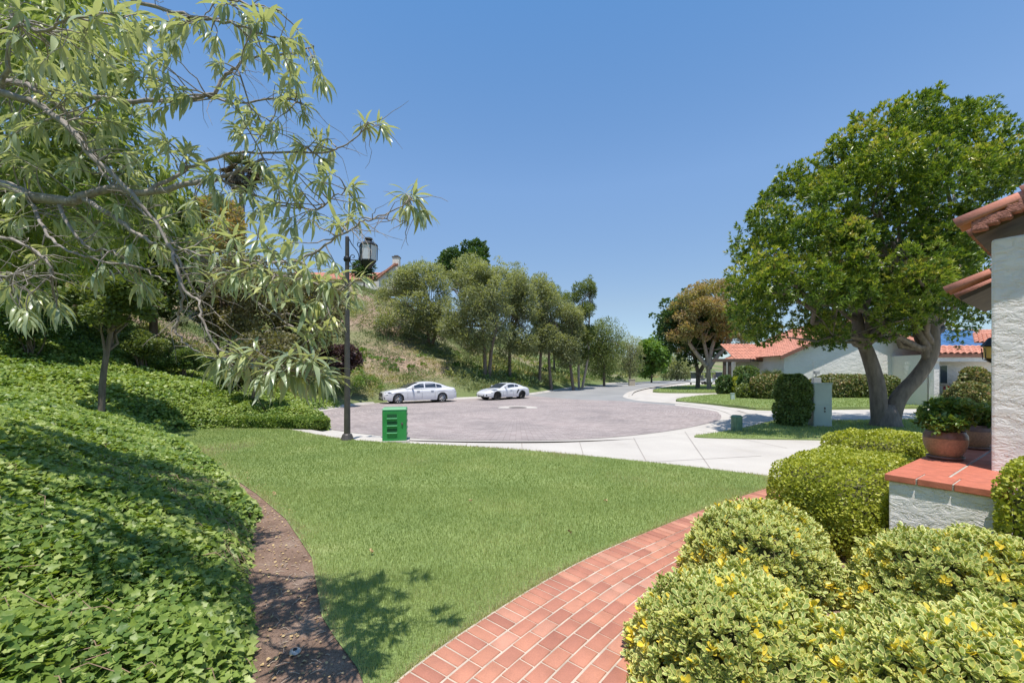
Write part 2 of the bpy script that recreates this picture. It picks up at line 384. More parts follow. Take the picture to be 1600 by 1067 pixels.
# red path bricks
m, t, b, o = newmat('red_brick'); M['brick'] = m
a = t.nodes.new('ShaderNodeAttribute'); a.attribute_name = 'tint'
c1 = ramp(t, [(0, (.37, .145, .095)), (.3, (.43, .175, .115)), (.75, (.50, .215, .135)), (1, (.52, .255, .175))], a.outputs['Fac']).outputs[0]
n1 = noise(t, 6, 6, .65); n2 = noise(t, 120, 5)
c2 = ramp(t, [(.25, (.82, .84, .86)), (.75, (1.14, 1.14, 1.16))], n1.outputs[0]).outputs[0]
c3 = ramp(t, [(.25, (.85, .85, .85)), (.7, (1.06, 1.06, 1.06))], n2.outputs[0]).outputs[0]
t.links.new(mixc(t, mixc(t, c1, c2, 1.0, 'MULTIPLY'), c3, 1.0, 'MULTIPLY'), b.inputs['Base Color']); b.inputs['Roughness'].default_value = .8; bump(t, b, n2.outputs[0], .35, .006)
M['mortar'] = simple('path_mortar', (.50, .42, .34), .9, nscale=9, var=.22, bstr=.4, bscale=150)
M['mortar_dark'] = simple('old_mortar', (.30, .20, .15), .9, nscale=40, var=.3)
M['mortar_grey'] = simple('grey_grout', (.40, .37, .32), .9, nscale=60, var=.25)
# stucco
def stucco(name, col, sc, strength, dist, det=5):
    m, t, b, o = newmat(name)
    n0 = noise(t, sc * .35, 3, .5); mp_ = t.nodes.new('ShaderNodeMapping'); mp_.inputs['Scale'].default_value = (1, 1, 1.7); ge_ = t.nodes.new('ShaderNodeNewGeometry'); t.links.new(ge_.outputs['Position'], mp_.inputs[0]); n1 = noise(t, sc, det + 2, .68, mp_.outputs[0], dist=.6); n2 = noise(t, sc * 7, 4)
    lo = tuple(c * .93 for c in col); t.links.new(ramp(t, [(.3, lo), (.7, col)], n0.outputs[0]).outputs[0], b.inputs['Base Color'])
    rp = ramp(t, [(.40, (0, 0, 0)), (.52, (.75, .75, .75)), (.60, (1, 1, 1))], n1.outputs[0])
    h = mixc(t, rp.outputs[0], n2.outputs[0], .12)
    b.inputs['Roughness'].default_value = .9; bump(t, b, h, strength, dist); return m
M['stucco_near'] = stucco('trowelled_white_stucco', (.88, .83, .79), 8, .55, .022, 3)
M['stucco_far'] = stucco('white_stucco', (.78, .74, .69), 2.2, .5, .04)
M['stucco_cream'] = stucco('cream_stucco', (.70, .66, .60), 2.2, .4, .04)
M['tile'] = simple('clay_roof_tile', (.50, .215, .145), .7, nscale=3, var=.28, bstr=.3, bscale=40)
M['tile_rake'] = simple('smooth_clay_tile', (.58, .23, .15), .55, nscale=5, var=.22, bstr=.15, bscale=60)
M['mossy'] = simple('rough_mortar_bed', (.40, .17, .13), .95, nscale=25, var=.5, bstr=1.0, bscale=60)
M['cap_tile'] = simple('terracotta_paver', (.50, .155, .095), .55, nscale=14, var=.16, bstr=.12, bscale=80)
M['wood_dark'] = simple('dark_wood', (.10, .07, .05), .7, nscale=10, var=.3)
M['fascia'] = simple('brown_fascia', (.20, .09, .06), .7)
M['green_paint'] = simple('green_metal_paint', (.035, .27, .07), .38, nscale=3, var=.12)
M['green_side'] = simple('green_louvre_metal', (.05, .20, .08), .5, nscale=5, var=.2)
M['pale_green'] = simple('pale_green_paint', (.44, .51, .48), .45, nscale=2, var=.08)
M['ped_green'] = simple('dull_green_plastic', (.10, .19, .12), .5, nscale=6, var=.15)
M['beige'] = simple('beige_paint', (.45, .40, .31), .55, nscale=3, var=.1)
M['post'] = simple('dark_bronze_metal', (.085, .075, .07), .45, .2, nscale=8, var=.2)
M['black'] = simple('black_iron', (.02, .022, .026), .45, .3)
M['lampglass'] = simple('frosted_lamp_glass', (.60, .60, .64), .25)
M['amber'] = simple('amber_glass', (.75, .50, .14), .3)
M['pot'] = simple('glazed_terracotta', (.42, .23, .15), .62, nscale=60, var=.25, bstr=.15, bscale=120)
M['pot_rim'] = simple('brown_glaze', (.20, .11, .09), .35, nscale=30, var=.3)
M['potsoil'] = simple('potting_soil', (.05, .035, .025), .95)
M['carwhite'] = simple('white_car_paint', (.66, .66, .69), .22, coat=1.0)
M['carglass'] = simple('dark_car_glass', (.035, .045, .06), .06, spec=.8)
M['carblack'] = simple('black_trim', (.015, .015, .017), .35)
M['tyre'] = simple('rubber', (.02, .02, .021), .8)
M['rim'] = simple('alloy_rim', (.62, .63, .65), .3, .8)
M['rimdark'] = simple('black_alloy_rim', (.03, .03, .033), .3, .6)
M['lens'] = simple('headlight_lens', (.20, .21, .24), .08, .3)
M['redlens'] = simple('tail_light_lens', (.35, .02, .02), .15)
M['window'] = simple('window_glass', (.06, .08, .10), .05, spec=.8)
M['solar'] = simple('solar_panel_glass', (.05, .13, .28), .12, spec=.8, nscale=2, var=.2)
M['alu'] = simple('aluminium', (.55, .56, .58), .35, .8)
M['iron'] = simple('cast_iron', (.10, .08, .075), .7, nscale=30, var=.3)
M['greymetal'] = simple('galvanised_box', (.38, .39, .39), .45, .3)
M['red'] = simple('red_glazed_clay', (.35, .07, .05), .5)
M['seat'] = simple('tan_vinyl', (.42, .36, .28), .6)

# ------------------------------------------------------------------ leaf scatter
DIA = (np.array([(0, 0, 0), (.5, .45, .12), (0, 1, 0), (-.5, .45, .12)]), np.array([(0, 1, 2), (0, 2, 3)]), None)
def lance(w=.2, seg=5, curve=.35, fold=.25, sharp=1.0):
    V = []; E = []
    for i in range(seg + 1):
        t = i / seg; hw = .5 * w * (math.sin(math.pi * min(1, max(.0, t)) ** (.75 * sharp)) ** .85 if 0 < t < 1 else 0.02)
        y = math.sin(t * curve * 2) / (curve * 2) if curve else t
        z = -(1 - math.cos(t * curve * 2)) / (curve * 2) if curve else 0
        V += [(-hw, y, z + hw * fold), (0, y, z), (hw, y, z + hw * fold)]; E += [1, 0, 1]
    Fq = []
    for i in range(seg):
        for k in range(2):
            a = i * 3 + k; Fq.append((a, a + 1, a + 4, a + 3))
    return np.array(V), np.array(Fq), np.array(E, float)
def oval(w=.55):
    # rounded leaf with a margin ring: centre strip + edge
    out = [(0, 0), (.22, .12), (.42, .35), (.5, .6), (.4, .84), (.16, .98), (0, 1.0), (-.16, .98), (-.4, .84), (-.5, .6), (-.42, .35), (-.22, .12)]
    V = [(0, .5, -.02)]; E = [0.]
    V += [(x * w / .5 * .5 * .62, .5 + (y - .5) * .70, .02 * abs(x) * 4) for x, y in out]; E += [.15] * 12
    V += [(x * w / .5 * .5, y, .10 * abs(x) * 2 + .10 * (y - .5) ** 2) for x, y in out]; E += [1.] * 12
    Fq = []
    for i in range(12):
        j = (i + 1) % 12
        Fq.append((0, 1 + i, 1 + j)); Fq.append((1 + i, 13 + i, 13 + j)); Fq.append((1 + i, 13 + j, 1 + j))
    return np.array(V), np.array(Fq), np.array(E)
def ivyleaf():
    out = [(0, .0), (.28, -.10), (.40, .12), (.62, .30), (.34, .48), (.26, .66), (0, 1.05), (-.26, .66), (-.34, .48), (-.62, .30), (-.40, .12), (-.28, -.10)]
    V = [(0, .3, -.05)] + [(x, y, .10 * abs(x) - .12 * max(0, y - .5)) for x, y in out]
    return np.array(V), np.array([(0, 1 + i, 1 + (i + 1) % 12) for i in range(12)]), None
LANCE = lance(.155, 5, .45); LANCE_S = lance(.26, 3, .3); OVAL = oval(.56); IVY = ivyleaf()
def lance_tri():
    return (np.array([(0, 0, 0), (.14, .4, .05), (0, 1, -.05), (-.14, .4, .05)]), np.array([(0, 1, 2), (0, 2, 3)]), None)
SLIM = lance_tri()
BLADE = (np.array([(-.5, 0, 0), (.5, 0, 0), (0, 1, 0)]), np.array([(0, 1, 2)]), None)

def unit(a): return a / np.maximum(np.linalg.norm(a, axis=1, keepdims=True), 1e-9)
def rnd_dir(n):
    return unit(rng.normal(size=(n, 3)))
def scatter(name, tm, pos, axis, nrm, size, mat, parent=None, tint=None, width=None, kind=None, smooth=False):
    TV, TF, TE = tm; n = len(pos); axis = unit(axis); side = unit(np.cross(axis, nrm) + 1e-6); nn = np.cross(side, axis)
    size = np.broadcast_to(np.asarray(size, float), (n,)); w = size if width is None else np.broadcast_to(np.asarray(width, float), (n,))
    V = pos[:, None, :] + (TV[None, :, 0:1] * w[:, None, None]) * side[:, None, :] + (TV[None, :, 1:2] * size[:, None, None]) * axis[:, None, :] + (TV[None, :, 2:3] * size[:, None, None]) * nn[:, None, :]
    Fc = (TF[None] + (np.arange(n) * len(TV))[:, None, None]).reshape(-1, TF.shape[1])
    tint = rng.random(n) if tint is None else tint
    at = {'tint': np.repeat(np.clip(tint, 0, 1), len(TV))}
    if TE is not None: at['edge'] = np.tile(TE, n)
    me = npmesh(name, V.reshape(-1, 3), Fc, at, smooth)
    o = link(name, me, mat, parent, world=True)
    if kind: o['kind'] = kind
    return o

def in_poly_px(poly, n):
    poly = np.array(poly, float); lo, hi = poly.min(0), poly.max(0); pts = np.zeros((0, 2)); ds = np.zeros(0)
    while len(pts) < n:
        c = lo + rng.random((n * 3, 2)) * (hi - lo); d = poly_sd(c, poly); k = d < 0
        pts = np.vstack([pts, c[k]]); ds = np.concatenate([ds, -d[k]])
    return pts[:n], ds[:n]
def puffs(poly, D, thick, n, r0, r1, surf=True):
    """clump centres inside an outline given its own depth: returns centres (n,3), radii"""
    p, ed = in_poly_px(poly, n); edm = max(ed.max(), 1e-6); m_px = F / D
    half = thick * np.sqrt(np.clip(1 - (1 - np.clip(ed / edm, 0, 1)) ** 2, 0.02, 1))
    u = rng.uniform(-1, 1, n)
    if surf: u = np.sign(u) * np.abs(u) ** .6
    dd = D + u * half
    r = rng.uniform(r0, r1, n); r = np.minimum(r, np.maximum(ed / m_px * 1.0, r0 * .45))
    cen = np.stack([(p[:, 0] - CX) / F * dd, dd, CH - (p[:, 1] - HZ) / F * dd], 1)
    return cen, r
def leaf_cloud(cen, r, n, droop=0.0, up=.35, k=1, spread=.0, inner=.55, flat=.8):
    w = r ** 2; idx = rng.choice(len(cen), n, p=w / w.sum()); d = rnd_dir(n); d[:, 2] = d[:, 2] * .9 + .12; d = unit(d)
    rad = r[idx] * (inner + (1 - inner) * rng.random(n) ** .6)
    dv = d * rad[:, None]; dv[:, 2] *= flat
    pos = cen[idx] + dv
    tin = rng.random(len(cen))[idx] * .35 + rng.random(n) * .45 + .25 * np.clip(d[:, 2], -.3, 1)  # upward leaves tinted lighter: light from above put into the leaf colour
    if k > 1:
        pos = np.repeat(pos, k, 0); d = np.repeat(d, k, 0); tin = np.repeat(tin, k) + rng.uniform(-.1, .1, n * k); n = n * k
        pos = pos + rng.normal(size=(n, 3)) * spread
    ax = d * .9 + rnd_dir(n) * .9 + np.array([0, 0, up - droop])
    nr = d * .4 + np.array([0, 0, .9]) + rnd_dir(n) * .7
    return pos, ax, nr, np.clip(tin, 0, 1)
def limb(mb, a, b, r0, r1, bend=.15, n=5, seg=7, wob=.04):
    a = Vector(a); b = Vector(b); L = (b - a).length; pts = []; rad = []
    off = Vector((random.uniform(-1, 1), random.uniform(-1, 1), random.uniform(-.2, 1))) * bend * L
    for i in range(seg + 1):
        t = i / seg; p = a.lerp(b, t) + off * (4 * t * (1 - t)) * .5
        if 0 < i < seg: p += Vector([random.uniform(-1, 1) * wob * L for _ in range(3)])
        pts.append(p); rad.append(r0 + (r1 - r0) * t)
    mb.tube(pts, rad, n, caps=False); return pts
def tree(name, label, cat, poly, D, thick, trunks, mat, barkm='bark', npuff=40, pr=(.5, 1.1), nleaf=12000, lsize=(.12, .2), k=1, spread=0, tm=DIA,
         group=None, droop=0., up=.35, nlimb=14, base=None, tr0=.12, inner=.55, fork=.45, loc=None, flat=.8, lw=None, flare=None):
    """trunks: list of pixel paths [(x,y),...] from base upward, at depth D"""
    b0 = loc if loc is not None else W(*trunks[0][0], D)
    root = thing(name, label, cat, b0, 0, group)
    cen, r = puffs(poly, D, thick, npuff, *pr)
    mb = MB(); tips = []
    for tp in trunks:
        pts = [W(q[0], q[1], D + (q[2] if len(q) > 2 else 0)) for q in tp]
        pts[0] = Vector((pts[0].x, pts[0].y, pts[0].z - .15))
        sp = smooth_poly([tuple(p) for p in pts], 4, False)
        n = len(sp); rad = [tr0 * (1.25 if i == 0 else 1) * (1 - .55 * i / (n - 1)) for i in range(n)]
        mb.tube(sp, rad, 9, caps=False); tips.append((sp, rad))
    if flare:
        fp = [W(q[0], q[1], D) for q in flare]; mb.tube(fp, [q[2] for q in flare], 14)
    order = rng.permutation(len(cen))[:nlimb]
    for i in order:
        c = cen[i]; sp, rad = tips[int(i) % len(tips)]
        j = int(len(sp) * (fork + (1 - fork) * random.random())); j = min(j, len(sp) - 1)
        lp = limb(mb, sp[j], Vector(c) * .88 + Vector(sp[j]) * .12, rad[j] * .6, .012 + rad[-1] * .1, .12)
        for _ in range(3):
            q = lp[random.randint(3, 7)]; e = Vector(cen[int(rng.integers(len(cen)))]);
            if (e - q).length < 3 * pr[1] + .5: limb(mb, q, e, rad[-1] * .3, .01, .1, 4, 4)
    mb.build('trunk', M[barkm], root, smooth=True, world=True)
    n = nleaf // k
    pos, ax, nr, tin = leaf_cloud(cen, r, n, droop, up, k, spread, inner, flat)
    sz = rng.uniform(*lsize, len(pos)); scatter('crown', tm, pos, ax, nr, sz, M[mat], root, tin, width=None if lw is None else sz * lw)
    return root

def hedge(name, label, cat, c, dim, rz, mat, n, lsize, tm=DIA, group=None, roundness=3.5, zb=None, lump=.05, coremat='core', k=1, tintb=0.0):
    """superellipsoid clipped shrub: dim = full width, depth, height; c = ground centre"""
    c = Vector(c); root = thing(name, label, cat, c, rz, group)
    a, b_, h = dim[0] / 2, dim[1] / 2, dim[2] / 2; e = roundness
    def surf(n):
        d = rnd_dir(n); q = (np.abs(d[:, 0]) ** e + np.abs(d[:, 1]) ** e + np.abs(d[:, 2]) ** e) ** (-1 / e)
        p = d * q[:, None]; nr = unit(np.sign(p) * np.abs(p) ** (e - 1) / np.array([a, b_, h])); return p * np.array([a, b_, h]), nr
    p, nr = surf(n)
    wgt = 1.0
    p = p * (1 - rng.random(n)[:, None] ** 2 * .22)
    lum = (vnoise(p[:, 0] + 5 + p[:, 2] * .7, p[:, 1] + p[:, 2] + 9, .22, 3) - .5) * 2 * lump; p = p + nr * lum[:, None]
    p[:, 2] += h
    ca, sa = math.cos(rz), math.sin(rz)
    Rm = np.array([[ca, -sa, 0], [sa, ca, 0], [0, 0, 1]]); P = p @ Rm.T + np.array(c); N = nr @ Rm.T
    if k > 1: P = np.repeat(P, k, 0) + rng.normal(size=(n * k, 3)) * lsize[0] * .35; N = np.repeat(N, k, 0); lum = np.repeat(lum, k)
    n2 = len(P); ax = N * .7 + rnd_dir(n2) * .8 + np.array([0, 0, .35]); nn = N + np.array([0, 0, .4]) + rnd_dir(n2) * .5
    tin = rng.random(n2) * .6 + .25 + lum / max(lump, 1e-3) * .15 + tintb
    scatter('foliage', tm, P, ax, nn, rng.uniform(*lsize, n2), M[mat], root, tin, smooth=False)
    mb = MB(); nu, nv = 20, 12; vs = []; fs = []
    for i in range(nv + 1):
        ph = -math.pi / 2 + math.pi * i / nv
        for j in range(nu):
            th = 2 * math.pi * j / nu; d = np.array([math.cos(ph) * math.cos(th), math.cos(ph) * math.sin(th), math.sin(ph)])
            q = (abs(d[0]) ** e + abs(d[1]) ** e + abs(d[2]) ** e) ** (-1 / e); s_ = .80
            vs.append((d[0] * q * a * s_, d[1] * q * b_ * s_, h + d[2] * q * h * s_))
    for i in range(nv):
        for j in range(nu): fs.append((i * nu + j, i * nu + (j + 1) % nu, (i + 1) * nu + (j + 1) % nu, (i + 1) * nu + j))
    mb.add(vs, fs); mb.build('dark_core', M[coremat], root, smooth=True)  # solid dark core behind the leaves, stands in for the shaded inside
    return root

# ================================================================== SETTING
def st(o): o['kind'] = 'structure'; return o
# terrain grid
gx = np.concatenate([[-4000, -1200, -400], np.arange(-150, -24, 2.5), np.arange(-24, 8, .35), np.arange(8, 60, 3), np.arange(60, 230, 8), [400, 1200, 4000]])
gy = np.concatenate([[-300, -60], np.arange(-8, 26, .35), np.arange(26, 62, .8), np.arange(62, 240, 4), [400, 1200, 6000]])
XX, YY = np.meshgrid(gx, gy); X1, Y1 = XX.ravel(), YY.ravel()
sdv = poly_sd(np.stack([X1, Y1], 1), FLAT); ZZ = terr(X1, Y1, sdv)
nx, ny = len(gx), len(gy)
ii = (np.arange(ny - 1)[:, None] * nx + np.arange(nx - 1)[None]).ravel()
FF = np.stack([ii, ii + 1, ii + nx + 1, ii + nx], 1)
gm = np.clip((vnoise(X1, Y1, 5, 11) * .6 + vnoise(X1, Y1, 1.6, 12) * .4 - .38) * 5, 0, 1)
gm = np.clip(gm + np.clip(1 - sdv / 4, 0, 1), 0, 1)
# the bare brown part of the slope
bare = np.exp(-(((X1 + 10.5) / 5) ** 2 + ((Y1 - 38) / 4.3) ** 2)); gm = gm * (1 - np.clip(bare * 1.1, 0, 1))
gm = np.where(Y1 < 24, 1.0, gm); gm = np.where((Y1 > 60), np.clip(gm + .4, 0, 1), gm)
me = npmesh('terrain', np.stack([X1, Y1, ZZ], 1), FF, {'green': gm}, True)
st(link('terrain', me, M['terrain']))

# lawn and surfaces, outlines measured on the ground
far_edge = [(270, 668.5), (330, 667.5), (400, 669), (450, 671), (510, 682), (560, 688.5), (640, 693), (700, 696), (800, 702), (900, 711), (1000, 721), (1100, 732), (1207, 745)]
near_edge = [(1207, 763), (1160, 778), (1100, 799), (1050, 819), (1000, 840), (950, 861), (900, 885), (850, 913), (800, 945), (750, 975), (700, 1010), (660, 1037), (620, 1067), (560, 1118), (440, 1240)]
left_edge = [(560, 1240), (575, 1085), (558, 1045), (524, 999), (503, 965), (496, 923), (487, 872), (447, 812), (402, 773), (345, 734), (305, 707), (274, 690), (260, 681), (258, 675)]
lawnP = Gp(smooth_poly(far_edge, 3, False) + near_edge + left_edge)
sheet('lawn', lawnP, land_z, .012, M['turf'])
# bare dirt strip between ivy and lawn
sheet('dirt_strip', [(x - .35, y) for x, y in BL[:11]] + [(-10.2, 11.9), (-9.7, 12.9), (-9.2, 12.9)] + Gp([(264, 678), (280, 694), (350, 738), (410, 778), (455, 815), (500, 880), (520, 960), (600, 1050), (700, 1300)]) + [(.3, -8)], land_z, .002, M['dirt'])
# paved circle
plaza_near = [(480, 655), (480, 664), (505, 669), (560, 677), (640, 684), (700, 687), (808, 688.5), (900, 686.5), (980, 681), (1050, 672.5), (1095, 664), (1120, 657.5), (1127, 652), (1124, 646.5), (1110, 641), (1050, 633), (977, 627), (900, 624), (826, 618)]
pn = smooth_poly(Gp(plaza_near, road_z), 4, False)
kl = smooth_poly(KERB_L, 5, False)
kl_pl = [p for p in kl if 17.5 < p[1] < 37]
sheet('plaza_paving', pn + list(reversed(kl_pl)), road_z, .008, M['pavers'])
# asphalt road beyond
rightk = [(1055, 631), (1012, 627), (985, 622.5), (977, 618), (985, 612), (1010, 606.5), (1040, 601.5), (1075, 597), (1110, 593.6), (1140, 591.5)]
rk = Gp(rightk, road_z)
road_poly = Gp([(826, 618.3), (900, 624.3), (977, 627.3), (1055, 633.5)], road_z) + rk + [(130, 170)] + [p for p in reversed(kl) if p[1] > 36]
sheet('road', road_poly, road_z, .004, M['asphalt'])
# pale concrete: everything paved round the circle, one sheet under the pavers, lawns are raised islands on it
conc = [(-6.3, 14.1)] + [p for p in kl if p[1] < 17] + [(p[0] - .02, p[1]) for p in kl_pl[::-1]][0:0]
concP = Gp([(270, 664), (500, 660)], land_z)
conc_poly = [(-9.0, 13.0), (-6.6, 13.2), (-6.4, 14.1)] + [p for p in kl if p[1] < 120] + [(140, 120), (60, 9), (8, 6.6), (3.9, 6.2), (-6, 8.5)]
sheet('concrete_pavement', conc_poly, road_z, -.002, M['concrete'])
# rolled kerb round the circle's near and right side (a real rise to pavement level)
def kerb(name, line, zf, w=.16, h=.10, inset=0, side=1, mat='concrete', gut=.35):
    """kerb swept along a polyline: gutter flat, then rounded rise. side=+1: rise lies to the left of travel"""
    L = [Vector((p[0], p[1])) for p in line]; prof = [(-gut, .013), (-.02, .012), (.03, .05), (.08, h + .006), (.2, h + .016), (.24, -.05)]
    vs = []; fs = []
    for i, p in enumerate(L):
        t = (L[min(i + 1, len(L) - 1)] - L[max(i - 1, 0)]).normalized(); nrm = Vector((-t.y, t.x)) * side
        for o_, z in prof:
            q = p + nrm * o_; vs.append((q.x, q.y, float(zf(q.y)) + z))
    k = len(prof)
    for i in range(len(L) - 1):
        for j in range(k - 1): fs.append((i * k + j, i * k + j + 1, (i + 1) * k + j + 1, (i + 1) * k + j))
    mb = MB(); mb.add(vs, fs); o = mb.build(name, M[mat], smooth=False); st(o); return o
kerb('kerb', [p for p in kl if p[1] > 15.5], road_z, side=1)
front = smooth_poly(Gp([(470, 656), (480, 666.5), (505, 671), (560, 679), (640, 686), (700, 689), (808, 690.5), (900, 688.5), (985, 683), (1060, 674), (1105, 665.5), (1135, 657.5), (1143, 650), (1130, 643), (1105, 637), (1050, 630.5), (1000, 626.5), (975, 621), (975, 617), (985, 611.5), (1010, 606), (1040, 601), (1075, 596.6)], road_z), 5, False)
def gutter(name, line, w0, w1, z0, z1):
    L = [Vector(p) for p in line]; vs = []; fs = []
    cols = [(w0, z0), (w0 + (w1 - w0) * .55, z0 - .004), (w0 + (w1 - w0) * .6, z0 + .012), (w0 + (w1 - w0) * .75, z1 * .85), (w1, z1)]
    for i, p in enumerate(L):
        t = (L[min(i + 1, len(L) - 1)] - L[max(i - 1, 0)]).normalized(); nrm = Vector((t.y, -t.x))
        for o_, z in cols: q = p + nrm * o_; vs.append((q.x, q.y, float(road_z(q.y)) + z))
    k = len(cols)
    for i in range(len(L) - 1):
        for j in range(k - 1): fs.append((i * k + j, i * k + j + 1, (i + 1) * k + j + 1, (i + 1) * k + j))
    mb = MB(); mb.add(vs, fs); return st(mb.build(name, M['concrete']))
gutter('kerb', front, 0, .75, .012, .098)
# sidewalk / driveway slab at pavement level in front
def offset(line, w):
    L = [Vector(p) for p in line]; out = []
    for i, p in enumerate(L):
        t = (L[min(i + 1, len(L) - 1)] - L[max(i - 1, 0)]).normalized(); nrm = Vector((t.y, -t.x)); q = p + nrm * w; out.append((q.x, q.y))
    return out
near_part = [p for i, p in enumerate(front) if i <= 5 * 12]
# the slab is a strip between the offset kerb line and the lawn: build as grid strip
off = offset(near_part, .72)
drv = Gp([(1207, 741), (1250, 748), (1330, 760)])
slab = off + Gp([(1150, 640), (1225, 655), (1240, 664), (1300, 668), (1330, 690), (1420, 720), (1500, 760)]) + [(3.9, 5.9)] + list(reversed([p for p in Gp(far_edge)]))
sheet('pavement', slab, land_z, -.004, M['concrete'])
# kerb-height joints: control joints of the slabs and dark crack lines
jm = MB()
def jl(a, b, w=.014, z=.002, fn=land_z, mi=0):
    a = G(*a, fn); b = G(*b, fn); n_ = 6
    d = (b - a); d.z = 0; nn = Vector((-d.y, d.x, 0)).normalized() * w / 2
    vs = []; fs = []
    for i in range(n_ + 1):
        p = a.lerp(b, i / n_); zz = float(fn(p.y)) + z
        vs += [(p.x - nn.x, p.y - nn.y, zz), (p.x + nn.x, p.y + nn.y, zz)]
    for i in range(n_): fs.append((2 * i, 2 * i + 1, 2 * i + 3, 2 * i + 2))
    jm.add(vs, fs, mi)
for a, b in [((815, 689.5), (816, 702)), ((640, 686), (637, 692)), ((730, 688.5), (729, 697)), ((905, 688.5), (912, 712)), ((990, 684), (1010, 721)), ((1070, 674), (1110, 732)), ((1090, 671), (1230, 700)), ((1010, 722), (1190, 712))]:
    jl(a, b)
st(jm.build('pavement_joints', M['joint']))
# raised grass islands on the right
def island(name, px, z=.10, smooth_n=4, mat='turf'):
    P = smooth_poly(Gp(px, land_z), smooth_n) if smooth_n > 1 else Gp(px, land_z); o = sheet(name, P, land_z, .03, M[mat], th=.16); return P
isl = [island('lawn', [(1020, 611), (1045, 604.5), (1090, 601.5), (1150, 600.5), (1200, 601), (1215, 606), (1150, 611), (1090, 612.5)]),
       island('lawn', [(1056, 624.5), (1100, 617.5), (1160, 615), (1230, 613), (1330, 612), (1450, 612), (1560, 614), (1600, 622), (1560, 634), (1430, 635.5), (1330, 636.5), (1200, 638), (1150, 634), (1100, 629.5)]),
       island('lawn', [(1085, 683), (1120, 677), (1165, 668.5), (1215, 657), (1240, 655), (1300, 657.5), (1400, 656), (1480, 656), (1560, 670), (1560, 700), (1440, 700), (1340, 692), (1290, 688), (1180, 686)])]
M['bed'] = simple('planting_bed_soil', (.17, .11, .08), .95, nscale=20, var=.4, bstr=.5)
island('planting_bed', [(1180, 612.5), (1190, 604), (1300, 603), (1500, 603), (1700, 603), (1700, 622), (1560, 613.8), (1450, 611.4), (1300, 611.2)], mat='bed', smooth_n=1)
# soil bed under the front shrubs
sheet('planting_bed', [(1.0, 1.0), (.95, 1.7), (1.05, 2.2), (1.4, 2.9), (2.1, 3.6), (2.6, 4.2), (3.6, 5.6), (5.2, 6.9), (7.5, 7.4), (9, 6), (9, -1), (1.0, -1)], land_z, .014, M['bed'])

# ---- brick path along the lawn edge
edge = smooth_poly(Gp(near_edge), 8, False)[::-1]      # from behind camera towards the far end
L = [Vector(p) for p in edge]; cum = [0]
for i in range(1, len(L)): cum.append(cum[-1] + (L[i] - L[i - 1]).length)
# heavier smoothing of the edge direction
ss = np.arange(0, cum[-1], .02); ex = np.interp(ss, cum, [p.x for p in L]); ey = np.interp(ss, cum, [p.y for p in L])
kk = np.ones(61) / 61
def sm(a): return np.convolve(np.concatenate([np.linspace(a[0] - 30 * (a[1] - a[0]), a[0], 30, endpoint=False), a, a[-1] + (a[-1] - a[-2]) * np.arange(1, 31)]), kk, 'valid')
ex, ey = sm(ex), sm(ey)
def at_edge(s, n):
    x = np.interp(s, ss, ex); y = np.interp(s, ss, ey); x2 = np.interp(s + .05, ss, ex); y2 = np.interp(s + .05, ss, ey); x1 = np.interp(s - .05, ss, ex); y1 = np.interp(s - .05, ss, ey)
    tx, ty = x2 - x1, y2 - y1; l = math.hypot(tx, ty) or 1; return x + ty / l * n, y - tx / l * n
smax = ss[-1] - .1; smin = .1
V = []; Fq = []; tint = []; Vm = []
def brick(s0, s1, n0, n1, tone):
    b0 = len(V); g = .0058; ch = .004; zt = .034 + random.uniform(-.0012, .0012)
    c = [(s0 + g, n0 + g), (s1 - g, n0 + g), (s1 - g, n1 - g), (s0 + g, n1 - g)]; sc, ncn = (s0 + s1) / 2, (n0 + n1) / 2
    jx, jy = random.uniform(-.0015, .0015), random.uniform(-.0015, .0015)
    for dz, ins in ((.012, 0), (zt - .0035, 0), (zt, ch)):
        for s_, n_ in c:
            s2 = s_ + math.copysign(ins, sc - s_); n2 = n_ + math.copysign(ins, ncn - n_)
            x, y = at_edge(s2, n2); V.append((x + jx, y + jy, dz))
    for a in (0, 4):
        for k in range(4): Fq.append((b0 + a + k, b0 + a + (k + 1) % 4, b0 + a + 4 + (k + 1) % 4, b0 + a + 4 + k))
    Fq.append((b0 + 8, b0 + 9, b0 + 10, b0 + 11)); tint.extend([tone] * 12)
hl, hw = .205, .093
s = smin
while s + hw < smax:
    brick(s, s + hw, 0.0, hl, random.random()); s += hw
nrows = 10
for r_ in range(nrows):
    n0 = hl + .004 + r_ * .1145; s = smin + (r_ % 2) * hw + random.uniform(-.02, .02); lim = smax
    ln = .186
    while s + ln < smax:
        ds = ln; brick(s, s + ds, n0, n0 + .1115, random.random()); s += ds
me = npmesh('brick_path', V, Fq, {'tint': tint}); st(link('brick_path', me, M['brick']))
strip = [at_edge(s, -.012) for s in np.arange(smin, smax, .1)] + [at_edge(s, hl + .008 + nrows * .1145) for s in np.arange(smax, smin, -.1)]
bm = MB(); k = len(strip) // 2
a_ = [at_edge(s, -.012) for s in np.arange(smin, smax, .1)]; b_ = [at_edge(s, hl + .02 + nrows * .1145) for s in np.arange(smin, smax, .1)]
sb = next(i for i, p in enumerate(a_) if p[1] > 4.25)
for lo, hi, mi in ((0, sb, 0), (sb, len(a_) - 1, 1)):
    for i in range(lo, hi): bm.add([(*a_[i], .0268), (*b_[i], .0268), (*b_[i + 1], .0268), (*a_[i + 1], .0268)], [(0, 1, 2, 3)], mi)
st(bm.build('path_mortar', [M['mortar'], M['mortar_dark']]))

